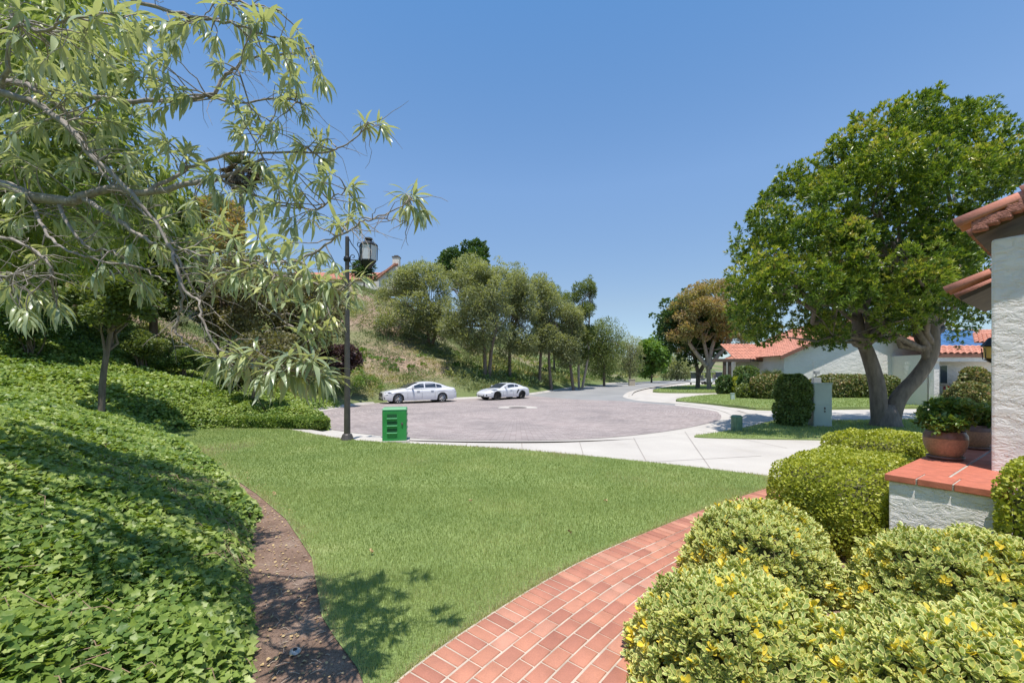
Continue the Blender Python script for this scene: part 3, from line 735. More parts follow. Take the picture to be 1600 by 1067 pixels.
# ================================================================== GROUND COVER
# lawn blades
def blades(name, poly, ymin, ymax, dens, hh, ww, zf, off, kind='stuff', tintf=None, fade=None, lean=.35):
    poly = np.array(poly); lo, hi = poly.min(0), poly.max(0); lo[1] = max(lo[1], ymin); hi[1] = min(hi[1], ymax)
    n = int((hi - lo).prod() * dens); p = lo + rng.random((n, 2)) * (hi - lo)
    vis = (np.abs(p[:, 0]) < p[:, 1] * 1.3 + .4); p = p[vis]
    sd_ = poly_sd(p, poly); p = p[sd_ < -.005]; sd_ = sd_[sd_ < -.005]; n = len(p)
    patch = vnoise(p[:, 0], p[:, 1], 1.1, 5) * .6 + vnoise(p[:, 0], p[:, 1], .35, 6) * .4; patch = patch + .95 * np.clip(vnoise(p[:, 0] + 3, p[:, 1], 1.9, 55) - .55, 0, 1)
    z = np.array(zf(p[:, 1])) + off; pos = np.column_stack([p, z])
    ax = rnd_dir(n) * lean; ax[:, 2] = 1; nr = rnd_dir(n); nr[:, 2] *= .2
    edge_dry = np.exp(-(-sd_) / .12) * .45
    t_ = .15 + patch * .55 + rng.random(n) * .4 + edge_dry - .12
    return pos, ax, nr, rng.uniform(*hh, n) * (.75 + .5 * patch), np.full(n, ww), t_
parts = [blades('', lawnP, 1.2, 3.6, 9000, (.022, .05), .0042, land_z, .01), blades('', lawnP, 3.6, 6.2, 4800, (.022, .05), .006, land_z, .01),
         blades('', lawnP, 6.2, 9.0, 2300, (.025, .05), .009, land_z, .01), blades('', lawnP, 9.0, 14, 1100, (.03, .055), .014, land_z, .01)]
cat_ = [np.concatenate([p[i] for p in parts]) for i in range(6)]
tag(scatter('lawn_grass', BLADE, cat_[0], cat_[1], cat_[2], cat_[3], M['grassb'], None, cat_[5], cat_[4]), kind='stuff')
parts = [blades('', isl[2], 5, 30, 420, (.04, .075), .02, land_z, .02), blades('', isl[1], 5, 60, 60, (.05, .09), .05, land_z, .02), blades('', isl[0], 5, 90, 24, (.06, .12), .08, land_z, .02)]
cat_ = [np.concatenate([p[i] for p in parts]) for i in range(6)]
tag(scatter('lawn_grass', BLADE, cat_[0], cat_[1], cat_[2], cat_[3], M['grassb'], None, cat_[5], cat_[4]), kind='stuff')
# dry fringe where the turf meets the path and the dirt
fr = [at_edge(s, rng.normal(-.02, .016)) for s in rng.uniform(smin, smax, 9000)]; fr = np.array(fr)
pos = np.column_stack([fr, np.full(len(fr), .012)]); ax = rnd_dir(len(fr)) * .9; ax[:, 2] = np.abs(ax[:, 2]) + .35
tag(scatter('dry_grass_fringe', BLADE, pos, ax, rnd_dir(len(fr)), rng.uniform(.02, .05, len(fr)), M['grassb'], None, rng.uniform(.55, 1, len(fr)), np.full(len(fr), .005)), kind='stuff')

# ivy
def ivy_pts(xr, yr, dens, dmax, dmin=-.12, hmax=.16):
    n = int((xr[1] - xr[0]) * (yr[1] - yr[0]) * dens); p = np.stack([rng.uniform(*xr, n), rng.uniform(*yr, n)], 1)
    p = p[(p[:, 0] > -1.32 * p[:, 1] - .8) & (p[:, 1] > .8)]
    d = poly_sd(p, FLAT); k = (d > dmin) & (d < dmax); return p[k], d[k]
def ivy_layer(p, d, size, hm):
    z = terr(p[:, 0], p[:, 1], d); z0 = z + .02
    cov = hm * np.clip((d + .14) / .25, .12, 1) * (.45 + .9 * vnoise(p[:, 0], p[:, 1], .45, 21))
    u = 1 - rng.random(len(p)) ** 1.8 * .75
    pos = np.column_stack([p, z0 + cov * u]); n = len(p)
    ax = rnd_dir(n); ax[:, 2] = ax[:, 2] * .35 - .12; eg = np.exp(-np.clip(d, 0, 9) / .25)
    ax[:, 0] += eg * .5; ax[:, 2] -= eg * .4
    nr = rnd_dir(n) * .8 + np.array([.12, -.25, 1.]); nr[:, 0] += eg * .6
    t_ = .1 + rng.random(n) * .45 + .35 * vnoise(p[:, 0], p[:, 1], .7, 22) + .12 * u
    t_ = np.where(rng.random(n) < .07, .95, t_)
    return pos, ax, nr, rng.uniform(*size, n), t_
def put_ivy(name, tm, args, size, hm, **k):
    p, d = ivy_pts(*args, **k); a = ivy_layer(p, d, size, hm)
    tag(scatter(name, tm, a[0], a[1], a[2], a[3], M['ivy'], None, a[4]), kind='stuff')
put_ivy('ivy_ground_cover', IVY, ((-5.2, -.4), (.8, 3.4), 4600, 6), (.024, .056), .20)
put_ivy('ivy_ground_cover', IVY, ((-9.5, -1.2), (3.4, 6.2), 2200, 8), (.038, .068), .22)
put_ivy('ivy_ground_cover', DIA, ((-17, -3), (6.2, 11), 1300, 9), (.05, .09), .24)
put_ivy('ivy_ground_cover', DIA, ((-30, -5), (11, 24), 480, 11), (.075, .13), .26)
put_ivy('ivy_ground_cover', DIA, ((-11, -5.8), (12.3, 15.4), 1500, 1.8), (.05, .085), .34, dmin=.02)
# bare runners showing through the ivy
run = MB()
for _ in range(420):
    y = random.uniform(1.3, 7.5); bx = np.interp(y, [b[1] for b in BL], [b[0] for b in BL]); x = bx - random.random() ** 1.3 * 3.2; a = random.uniform(-.7, .7) + (3.14 if random.random() < .5 else 0); l = random.uniform(.12, .5)
    P3 = []
    for q in range(5):
        xx, yy = x + l * q / 4 * math.cos(a), y + l * q / 4 * math.sin(a) + .02 * math.sin(q * 2.1)
        P3.append((xx, yy, q))
    zz = terr([p[0] for p in P3], [p[1] for p in P3]); run.tube([(p[0], p[1], float(z_) + .17 + .03 * math.sin(p[2] * 1.9)) for p, z_ in zip(P3, zz)], .0022, 4)
tag(run.build('ivy_runners', simple('brown_runner', (.30, .20, .13), .8)), kind='stuff')
# twigs and litter on the dirt strip
lit = MB()
for _ in range(260):
    y = random.uniform(1.6, 9.5); bx = np.interp(y, [b[1] for b in BL], [b[0] for b in BL]); x = bx + random.uniform(-.05, .36)
    a = random.uniform(0, 3.1); l = random.uniform(.02, .09); lit.tube([(x, y, .008), (x + l * math.cos(a) * .5, y + l * math.sin(a) * .5, .014), (x + l * math.cos(a), y + l * math.sin(a), .008)], .0022, 4)
tag(lit.build('dry_twig_litter', simple('twig_litter', (.45, .36, .28), .9)), kind='stuff')
n = 900; y = rng.uniform(1.5, 10, n); bx = np.interp(y, [b[1] for b in BL], [b[0] for b in BL]); x = bx + rng.uniform(-.1, .4, n)
ax = rnd_dir(n); ax[:, 2] *= .2; tag(scatter('leaf_litter', DIA, np.column_stack([x, y, np.full(n, .012)]), ax, np.tile([0, 0, 1.], (n, 1)) + rnd_dir(n) * .3, rng.uniform(.012, .03, n), M['deadleaf']), kind='stuff')

# scrub over the far slope
def scrub(name, n, xr, yr, drange, size, mat, h=(.2, .6), per=26, seed=31, thr=.45, s=3.0):
    p = np.stack([rng.uniform(*xr, n), rng.uniform(*yr, n)], 1); d = poly_sd(p, FLAT); k = (d > drange[0]) & (d < drange[1])
    k &= (vnoise(p[:, 0], p[:, 1], s, seed) + rng.random(n) * .25 > thr)
    br_ = np.exp(-(((p[:, 0] + 11) / 5.5) ** 2 + ((p[:, 1] - 38.5) / 5) ** 2)); k &= rng.random(n) > br_ * .6
    p = p[k]; z = terr(p[:, 0], p[:, 1]); n = len(p); hh = rng.uniform(*h, n)
    cen = np.column_stack([p, z + hh * .3]); rep = per
    idx = np.repeat(np.arange(n), rep); dd = rnd_dir(n * rep); dd[:, 2] = np.abs(dd[:, 2]); rad = hh[idx] * (.55 + .45 * rng.random(n * rep))
    pos = cen[idx] + dd * rad[:, None] * np.array([1.25, 1.25, .8]); ax = dd + rnd_dir(n * rep) * .5 + np.array([0, 0, .5])
    ct = np.clip(vnoise(p[:, 0], p[:, 1], 2.6, seed + 1) * 1.2 - .1 + rng.uniform(-.15, .15, n), 0, 1)
    tag(scatter(name, SLIM if mat != 'bright' else DIA, pos, ax, dd + np.array([0, 0, .6]), rng.uniform(*size, n * rep), M[mat], None, ct[idx] * .8 + rng.random(n * rep) * .25), kind='stuff')
scrub('hillside_scrub', 9500, (-30, 14), (20, 60), (.9, 30), (.12, .26), 'scrub', thr=.38)
scrub('verge_scrub', 5200, (-14, 30), (20, 75), (.55, 4.5), (.10, .2), 'scrub', h=(.2, .45), thr=.1, seed=77)
scrub('hillside_scrub', 3800, (-5, 90), (36, 150), (.8, 26), (.25, .6), 'scrub', h=(.35, 1.1), thr=.35)
scrub('hillside_ground_cover', 2600, (-14, 40), (26, 90), (1.2, 12), (.14, .34), 'bright', h=(.15, .45), seed=61, thr=.6, s=4)

# ================================================================== HOUSES
def roof_plane(name, parent, p0, u, v, nu, nv, wu, wv, mat='tile', amp=.06, thick=.05):
    """barrel tiled plane: p0 eave corner, u along the eave, v up the slope (unit vectors), nu columns of width wu, nv courses of length wv"""
    p0 = Vector(p0); u = Vector(u).normalized(); v = Vector(v).normalized(); nrm = u.cross(v).normalized()
    if nrm.z < 0: nrm = -nrm
    V = []; Fq = []; seg = 6
    for j in range(nv):
        for i in range(nu):
            b0 = len(V); jit = random.uniform(-.008, .008)
            for e, lift in ((0, .035), (1, .0)):
                for k in range(seg + 1):
                    t_ = k / seg; h = amp * math.sin(math.pi * t_) if k not in (0, seg) else 0
                    V.append(p0 + u * ((i + t_) * wu) + v * ((j + e * 1.02) * wv + jit) + nrm * (h + lift))
            for k in range(seg): Fq.append((b0 + k, b0 + k + 1, b0 + seg + 2 + k, b0 + seg + 1 + k))
            # closed front end of each tile
            b1 = len(V)
            for k in range(seg + 1): V.append(V[b0 + k] - nrm * .04 * (1 if k not in (0, seg) else 1))
            for k in range(seg): Fq.append((b1 + k, b1 + k + 1, b0 + k + 1, b0 + k))
    a = V and p0; U = u * (nu * wu); Vv = v * (nv * wv)
    mb = MB(); mb.add(V, Fq)
    q = [p0, p0 + U, p0 + U + Vv, p0 + Vv]; mb.prism([x + nrm * .008 for x in q], -nrm * thick)
    o = mb.build(name, M[mat], parent, world=True); return o
def quad(parent, name, mat, pts, ext=(0, 0, 0)): 
    mb = MB(); mb.prism([Vector(p) for p in pts], ext); return mb.build(name, M[mat], parent, world=True)

# near house entrance: low wall with tiled cap, column, roof edge --------------
U_ = Vector((.565, -.825, 0)).normalized(); V_ = Vector((.825, .565, 0)).normalized(); O_ = Vector((3.20, 3.53, 0))
def PQ(a, b, z): return O_ + V_ * a + U_ * b + Vector((0, 0, z))
def pq_box(mb, a0, a1, b0, b1, z0, z1, mi=0):
    vs = [PQ(a, b, z) for z in (z0, z1) for a, b in ((a0, b0), (a1, b0), (a1, b1), (a0, b1))]
    mb.add(vs, [(3, 2, 1, 0), (4, 5, 6, 7), (0, 1, 5, 4), (1, 2, 6, 5), (2, 3, 7, 6), (3, 0, 4, 7)], mi)
lw = thing('low_wall', 'low white stucco garden wall topped with terracotta tiles under the clay pots', 'garden wall', PQ(1, .3, 0))
mb = MB(); pq_box(mb, .02, 3.6, .03, .66, -.01, .815); mb.build('wall', M['stucco_near'], lw, bevel=.012, world=True)
mb = MB(); pq_box(mb, .012, 3.62, .012, .685, .813, .858); mb.build('grout', M['mortar_grey'], lw, world=True)
mb = MB(); wds = [0, .205, .412, .63, .70]
for i in range(4):
    pq_box(mb, 0, .295, wds[i] + .006, wds[i + 1] - .006, .812, .868)
for j in range(11):
    for b0, b1 in ((0, .335), (.347, .69)):
        pq_box(mb, .307 + j * .30, .307 + j * .30 + .288, b0 + .006, b1, .812, .866)
mb.build('cap_tile', M['cap_tile'], lw, bevel=.006, world=True)
hs = thing('entry_house', 'near white stucco house corner with a tiled roof edge beside the low wall', 'house', PQ(1.2, 1.2, 0))
mb = MB(); vs = []
pq_box(mb, .95, 1.45, .505, 1.6, .0, 2.92); mb.build('column', M['stucco_near'], hs, bevel=.02, world=True)
# gable end roofs: lower verge barrel along the rake, eave tile ends beyond
def verge(a, b_low, z_low, run, slope, rad=.115, n_eave=8, eave_pitch=.21, a_depth=2.0, name='roof_tile'):
    p0 = PQ(a, b_low, z_low); d = (U_ * math.cos(slope) + Vector((0, 0, math.sin(slope)))); nrm = (-U_ * math.sin(slope) + Vector((0, 0, math.cos(slope))))
    mb = MB(); L_ = .42
    k = 0; s_ = 0
    while s_ < run:
        r0, r1 = rad * 1.02, rad * .86; q0 = p0 + d * s_ + nrm * .03; q1 = p0 + d * (s_ + L_ + .05) + nrm * .0
        vs = []; N_ = 12
        for (q, r) in ((q0, r0), (q1, r1)):
            for rr_ in (r, r - .014):
                for i in range(N_ + 1):
                    th = math.pi * i / N_; vs.append(q + (-V_) * math.cos(th) * rr_ + nrm * math.sin(th) * rr_)
        m_ = N_ + 1; fs = []
        for i in range(N_):
            fs += [(i, i + 1, 2 * m_ + i + 1, 2 * m_ + i), (m_ + i, 3 * m_ + i, 3 * m_ + i + 1, m_ + i + 1), (i, m_ + i, m_ + i + 1, i + 1)]
        fs += [(0, 2 * m_, 3 * m_, m_), (N_, m_ + N_, 3 * m_ + N_, 2 * m_ + N_)]
        mb.add(vs, fs); s_ += L_
    mb.build(name, M['tile_rake'], hs, smooth=True, world=True)
    # second row of barrels & field along v
    mb = MB()
    for j in range(n_eave):
        c0 = p0 + V_ * (rad + .12 + j * eave_pitch) - nrm * .05 + d * .02
        for s_ in np.arange(0, run, L_):
            vs = []; N_ = 8
            for (q, r) in ((c0 + d * s_ + nrm * .02, .095), (c0 + d * (s_ + L_), .08)):
                for i in range(N_ + 1):
                    th = math.pi * i / N_; vs.append(q + (-V_) * math.cos(th) * r + nrm * math.sin(th) * r)
                for i in range(N_ + 1):
                    th = math.pi * i / N_; vs.append(q + (-V_) * math.cos(th) * (r - .014) + nrm * math.sin(th) * (r - .014))
            m_ = N_ + 1; fs = []
            for i in range(N_): fs += [(i, i + 1, 2 * m_ + i + 1, 2 * m_ + i), (m_ + i, 3 * m_ + i, 3 * m_ + i + 1, m_ + i + 1), (i, m_ + i, m_ + i + 1, i + 1)]
            mb.add(vs, fs)
    mb.build(name, M['tile'], hs, smooth=True, world=True)
    # deck and mortar bed under the tiles
    mb = MB(); q = [p0 + d * .05 - V_ * .02, p0 + d * run - V_ * .02, p0 + d * run + V_ * a_depth, p0 + d * .05 + V_ * a_depth]
    mb.prism([x - nrm * .05 for x in q], -nrm * .05); mb.build('roof_deck', M['wood_dark'], hs, world=True)
    return p0, d, nrm
p0, d, nrm = verge(.93, .33, 3.03, 1.9, R(22), a_depth=1.6, n_eave=6)
mb = MB()
for s_ in np.arange(.12, 1.9, .07):     # lumpy mortar bed beneath the verge tile on the gable face
    q = p0 + d * s_ - V_ * .06 - nrm * (.03 + .01 * math.sin(s_ * 31)); mb.box(tuple(q), (.1, .09, .10 + .02 * math.sin(s_ * 17)), rz=-.97)
mb.build('mortar_bed', M['mossy'], hs, world=True, bevel=.015)
verge(2.5, .02, 2.66, 1.3, R(27), rad=.105, n_eave=7, a_depth=1.6)
ln = thing('wall_lantern', 'small amber glass coach lantern on the near house column', 'lantern', PQ(1.5, .45, 1.9))
mb = MB(); c = PQ(1.5, .45, 0); mb.lathe([(0, .16), (.02, .16), (.075, .08), (.07, .07), (.02, .075)], 8, (c.x, c.y, 1.92)); mb.lathe([(.05, -.09), (.055, -.08), (.02, -.11), (0, -.12)], 8, (c.x, c.y, 1.95))
for k in range(6): mb.tube([(c.x + .058 * math.cos(k * 1.047), c.y + .058 * math.sin(k * 1.047), 1.87), (c.x + .068 * math.cos(k * 1.047), c.y + .068 * math.sin(k * 1.047), 1.98)], .005, 4)
mb.tube([PQ(1.46, .6, 1.98), PQ(1.49, .5, 2.08), PQ(1.5, .45, 2.08)], .008, 6)
mb.build('frame', M['black'], ln, world=True)
mb = MB(); mb.lathe([(.03, 1.87), (.05, 1.88), (.058, 1.99), (.03, 2.0)], 8, (c.x, c.y, 0)); mb.build('glass', M['amber'], ln, world=True)

# clay pots --------------------------------------------------------------
def pot(a, b, s, label, h=.44, nl=2600):
    c = PQ(a, b, .868); r = thing('potted_plant', label, 'potted plant', c, 0)
    mb = MB(); sv = (s * .74, s * .74, s * 1.08)
    mb.lathe([(0, 0), (.16, 0), (.185, .012), (.19, .03), (.175, .03), (.165, .016), (.0, .016)], 32); mb.build('saucer', M['pot_rim'], r, smooth=True).scale = sv
    mb = MB(); mb.lathe([(0, .018), (.135, .018), (.15, .03), (.195, .09), (.218, .15), (.222, .195)], 36); mb.build('pot', M['pot'], r, smooth=True).scale = sv
    mb = MB(); mb.lathe([(.2215, .195), (.216, .228), (.198, .252), (.196, .262), (.186, .262), (.184, .235)], 36); mb.build('rim', M['pot_rim'], r, smooth=True).scale = sv
    mb = MB(); mb.lathe([(0, .245), (.186, .24)], 24); mb.build('soil', M['potsoil'], r).scale = sv
    cen = []; rr_ = []
    for _ in range(26):
        th = random.uniform(0, 6.28); q = random.uniform(0, .21) * s
        cen.append((c.x + q * math.cos(th), c.y + q * math.sin(th), c.z + (.30 + random.uniform(0, h * .6) * (1 - q)) * s)); rr_.append(random.uniform(.05, .08))
    mb = MB()
    for q in cen: limb(mb, (c.x + random.uniform(-.05, .05), c.y + random.uniform(-.05, .05), c.z + .235 * s), q, .006, .003, .1, 4, 4)
    mb.build('stems', M['bark'], r, world=True)
    pos, ax, nr, tin = leaf_cloud(np.array(cen), np.array(rr_), nl // 6, 0, .3, 6, .012, .5)
    scatter('foliage', LANCE_S if False else DIA, pos, ax, nr, rng.uniform(.035, .06, len(pos)), M['jade'], r, tin, width=rng.uniform(.025, .035, len(pos)))
    return r
M['jade'] = leafmat('potted_leaf', [(0, (.08, .14, .03)), (.5, (.18, .27, .06)), (.85, (.36, .42, .12)), (1, (.52, .54, .24))], .35, .3)
pot(1.33, .16, 1.0, 'rounded terracotta pot with a leafy shrub near the front edge of the tiled wall', nl=4200)
pot(2.42, .22, .98, 'second terracotta pot standing further back on the tiled wall beside the column', nl=3600)

# garage house across the drive: tiled roof wing and white gable -----------------
def H(x, y, D): return W(x, y, D)
D0 = 36.0
gh = thing('tiled_house', 'white stucco house with orange tile roof and wide blank gable wall behind the hedges', 'house', (19.5, 37, land_z(37)))
gz = float(land_z(37))
A = H(1225, 553, D0); Pk = H(1352, 497, D0 + .01); Bc = H(1478, 553, D0)
quad(gh, 'wall', 'stucco_far', [(A.x, D0, gz - .5), (A.x, D0, A.z), (Pk.x, D0, Pk.z), (Bc.x, D0, Bc.z), (Bc.x, D0, gz - .5)], (0, 9, 0))
sl = math.atan2(Pk.z - A.z, Pk.x - A.x); dr = Vector((math.cos(sl), 0, math.sin(sl))); Ls = (Pk - A).length
e0 = A - dr * .7 + Vector((0, -.55, .08))
roof_plane('roof', gh, e0, (0, 1, 0), dr, 32, 21, .31, (Ls + .7) / 21)
quad(gh, 'fascia', 'fascia', [e0 + Vector((0, -.02, -.30)), e0 + Vector((0, -.02, .03)), e0 + dr * (Ls + .7) + Vector((0, -.02, .03)), e0 + dr * (Ls + .7) + Vector((0, -.02, -.22))], (0, .06, 0))
mr = Vector((-dr.x, 0, dr.z)); e1 = Bc + Vector((dr.x, 0, -dr.z)) * .7 + Vector((0, -.55, .08))
roof_plane('roof', gh, e1, (0, 1, 0), mr, 32, 21, .31, (Ls + .7) / 21)
quad(gh, 'fascia', 'fascia', [e1 + Vector((0, -.02, -.22)), e1 + Vector((0, -.02, .03)), e1 + mr * (Ls + .7) + Vector((0, -.02, .03)), e1 + mr * (Ls + .7) + Vector((0, -.02, -.22))], (0, .06, 0))
# front wing at the left with its own eave facing the camera
D1 = 39.0; E0 = H(1141, 561.5, D1); E1 = H(1236, 561.5, D1)
quad(gh, 'wing_wall', 'stucco_cream', [(E0.x + .9, D1 + .7, gz - .5), (E0.x + .9, D1 + .7, E0.z - .05), (E1.x, D1 + .7, E0.z - .05), (E1.x, D1 + .7, gz - .5)], (0, 2.2, 0))
roof_plane('wing_roof', gh, E0 + Vector((.5, 0, 0)), (1, 0, 0), (0, math.cos(R(30)), math.sin(R(30))), 17, 10, .31, .33)
quad(gh, 'rafter_fascia', 'wood_dark', [E0 + Vector((0, .02, -.22)), E0 + Vector((0, .02, -.02)), E1 + Vector((0, .02, -.02)), E1 + Vector((0, .02, -.22))], (0, .08, 0))
mb = MB()
for i in range(14): mb.box((E0.x + .3 + i * .42, D1 + .3, E0.z - .12), (.09, .7, .12))
mb.build('rafter', M['wood_dark'], gh, world=True)
# blank recess on the gable wall
wn = thing('porch_pergola', 'dark timber porch posts and beam left of the tiled house', 'pergola', (H(1138, 600, 38.6).x, 38.6, gz))
for px in (1132, 1140):
    q = H(px, 565, 38.6); mb = MB(); mb.box((q.x, 38.6, (q.z + gz) / 2), (.22, .22, q.z - gz)); mb.build('post', M['wood_dark'], wn, world=True)
q0 = H(1112, 563, 38.6); q1 = H(1170, 563, 38.6); mb = MB(); mb.box(((q0.x + q1.x) / 2, 38.5, q0.z), (q1.x - q0.x, .2, .3)); mb.build('beam', M['wood_dark'], wn, world=True)
# wall lantern and meter on the gable wall
wl = thing('wall_lantern', 'slim bronze lantern on the white gable wall right of the tree trunk', 'lantern', H(1418, 575, 35.9))
q = H(1418, 572, 35.85); mb = MB(); mb.lathe([(0, .5), (.04, .48), (.16, .36), (.03, .36)], 8, (q.x, q.y - .15, q.z)); mb.lathe([(.14, .33), (.10, -.2), (.0, -.3)], 8, (q.x, q.y - .15, q.z)); mb.box((q.x, q.y, q.z - .5), (.12, .1, 1.1)); mb.build('frame', M['wood_dark'], wl, world=True)
mb = MB(); mb.lathe([(.12, .30), (.09, -.15)], 8, (q.x, q.y - .17, q.z)); mb.build('glass', M['lampglass'], wl, world=True)
cq = H(1436, 574, 35.9); mb = MB(); mb.box((H(1436, 0, 35.9).x, 35.94, H(0, 568, 36).z), (1.1, .12, .75)); mb.box((H(1436, 0, 35.9).x, 35.90, H(0, 568, 36).z), (.95, .12, .6)); mb.build('vent_panel', M['greymetal'], gh, world=True)

# neighbouring wing on the right: eave, fascia, window, solar roof ---------------
D2 = 22.0; g2 = float(land_z(D2))
nh = thing('neighbour_house', 'low cream house with tile eave, white fascia and solar panels left of the near column', 'house', (H(1530, 600, D2).x, D2 + 3, g2))
E0 = H(1462, 556, D2); E1 = H(1640, 556, D2)
quad(nh, 'wall', 'stucco_cream', [(E0.x + .15, D2 + .6, g2 - .3), (E0.x + .15, D2 + .6, E0.z - .25), (E1.x, D2 + .6, E0.z - .25), (E1.x, D2 + .6, g2 - .3)], (0, 1.3, 0))
roof_plane('roof', nh, E0 + Vector((0, 0, .1)), (1, 0, 0), (0, math.cos(R(20)), math.sin(R(20))), 18, 4, .33, .36, amp=.09)
quad(nh, 'gutter', 'fascia', [E0 + Vector((0, 0, -.07)), E0 + Vector((0, 0, .09)), E1 + Vector((0, 0, .09)), E1 + Vector((0, 0, -.07))], (0, .1, 0))
quad(nh, 'beam', 'stucco_far', [E0 + Vector((0, .06, -.30)), E0 + Vector((0, .06, -.075)), E1 + Vector((0, .06, -.075)), E1 + Vector((0, .06, -.30))], (0, .3, 0))
q = H(1474, 585, D2 + .55); mb = MB(); mb.box((q.x, D2 + .58, q.z), (.5, .08, 1.1)); wf = mb.build('window', M['stucco_far'], nh, world=True)
mb = MB(); mb.box((q.x, D2 + .54, q.z), (.36, .04, .96)); mb.build('pane', M['window'], wf)
q = H(1466, 585, D2 + .1); mb = MB(); mb.box((q.x - .02, D2 + .3, (E0.z - .3 + g2) / 2), (.28, .28, E0.z - .3 - g2)); mb.build('post', M['stucco_far'], nh, world=True)
# solar roof behind
D3 = 31.0; E0 = H(1480, 552, D3); 
sh = thing('solar_house', 'distant house roof with blue solar panels above the neighbouring tile eave', 'house', (H(1560, 600, D3).x, D3 + 3, g2))
gz3 = float(land_z(D3)); quad(sh, 'wall', 'stucco_cream', [(E0.x + .4, D3 + .6, gz3 - .3), (E0.x + .4, D3 + .6, E0.z), (E0.x + 14, D3 + .6, E0.z), (E0.x + 14, D3 + .6, gz3 - .3)], (0, 6, 0))
dv = Vector((0, math.cos(R(24)), math.sin(R(24)))); roof_plane('roof', sh, E0, (1, 0, 0), dv, 40, 16, .33, .36)
nr3 = Vector((1, 0, 0)).cross(dv).normalized()
for i in range(5):
    for j in range(3):
        p = E0 + Vector((.5 + i * 1.25, 0, 0)) + dv * (.5 + j * 1.55) + nr3 * .2
        mb = MB(); mb.prism([p, p + Vector((1.2, 0, 0)), p + Vector((1.2, 0, 0)) + dv * 1.5, p + dv * 1.5], nr3 * .03); pn_ = mb.build('solar_panel', M['solar'], sh, world=True)
# hip piece at the near right of that roof
p = H(1522, 534, 24); mb = MB()
hp = thing('hip_roof_house', 'small red tiled hip roof end between the solar panels and the near column', 'house', (p.x + 1.5, 26, g2))
roof_plane('roof', hp, H(1523, 535, 24), (1, .15, 0), (0.75, math.cos(R(24)) * .8, .42), 9, 5, .33, .36, amp=.08)
b = H(1530, 538, 24.5); quad(hp, 'wall', 'stucco_cream', [(b.x, 24.6, g2 - .3), (b.x, 24.6, b.z - .15), (b.x + 4, 24.9, b.z - .15), (b.x + 4, 24.9, g2 - .3)], (0, 2, 0))

# hilltop house ------------------------------------------------------------
D4 = 62.0; hh = thing('hilltop_house', 'white house with pink tile roof and chimney on top of the slope', 'house', H(595, 440, D4))
E0 = H(520, 436, D4); a = H(596, 437, D4); pk = H(650, 409, D4); 
quad(hh, 'wall', 'stucco_cream', [H(590, 452, D4), H(590, 434, D4), H(617, 416, D4), H(655, 434, D4), H(655, 452, D4)], (0, 6, 0))
L0 = H(588, 436, D4 - .4); L1 = H(617, 413.5, D4 - .4); dd_ = (L1 - L0)
quad(hh, 'roof', 'tile', [L0, L0 + Vector((0, 0, .3)), L1 + Vector((0, 0, .3)), L1], (0, 7, 0))
roof_plane('roof', hh, H(583, 433, D4), (0, 1, 0), (L1 - H(583, 433, D4 - .4)), 20, 9, .35, .47)
roof_plane('roof', hh, H(440, 437, D4 + 1), (1, 0, 0), (0, .88, .47), 46, 9, .35, .47)
quad(hh, 'wall', 'stucco_cream', [H(430, 452, D4 + 1.5), H(430, 436, D4 + 1.5), H(592, 436, D4 + 1.5), H(592, 452, D4 + 1.5)], (0, 6, 0))
q = H(619.5, 412, D4 + 1); mb = MB(); mb.box((q.x, D4 + 1, q.z - .3), (1.0, .9, 2.3)); ch_ = mb.build('chimney', M['stucco_cream'], hh, world=True)
mb = MB(); mb.box((q.x, D4 + 1, q.z + .93), (1.15, 1.05, .14)); mb.box((q.x, D4 + 1, q.z + 1.1), (.6, .5, .22)); mb.build('chimney_cap', M['iron'], ch_)
q = H(607, 429, D4 - .05); mb = MB(); mb.box((q.x, q.y, q.z), (.5, .1, .6)); mb.build('window', M['window'], hh, world=True)
gwl = thing('garden_wall', 'long cream garden wall along the top of the slope below the white house', 'garden wall', H(575, 445, 60)); quad(gwl, 'wall', 'stucco_cream', [H(560, 455, 60), H(560, 444, 60), H(592, 439, 60), H(592, 452, 60)], (0, .25, 0))

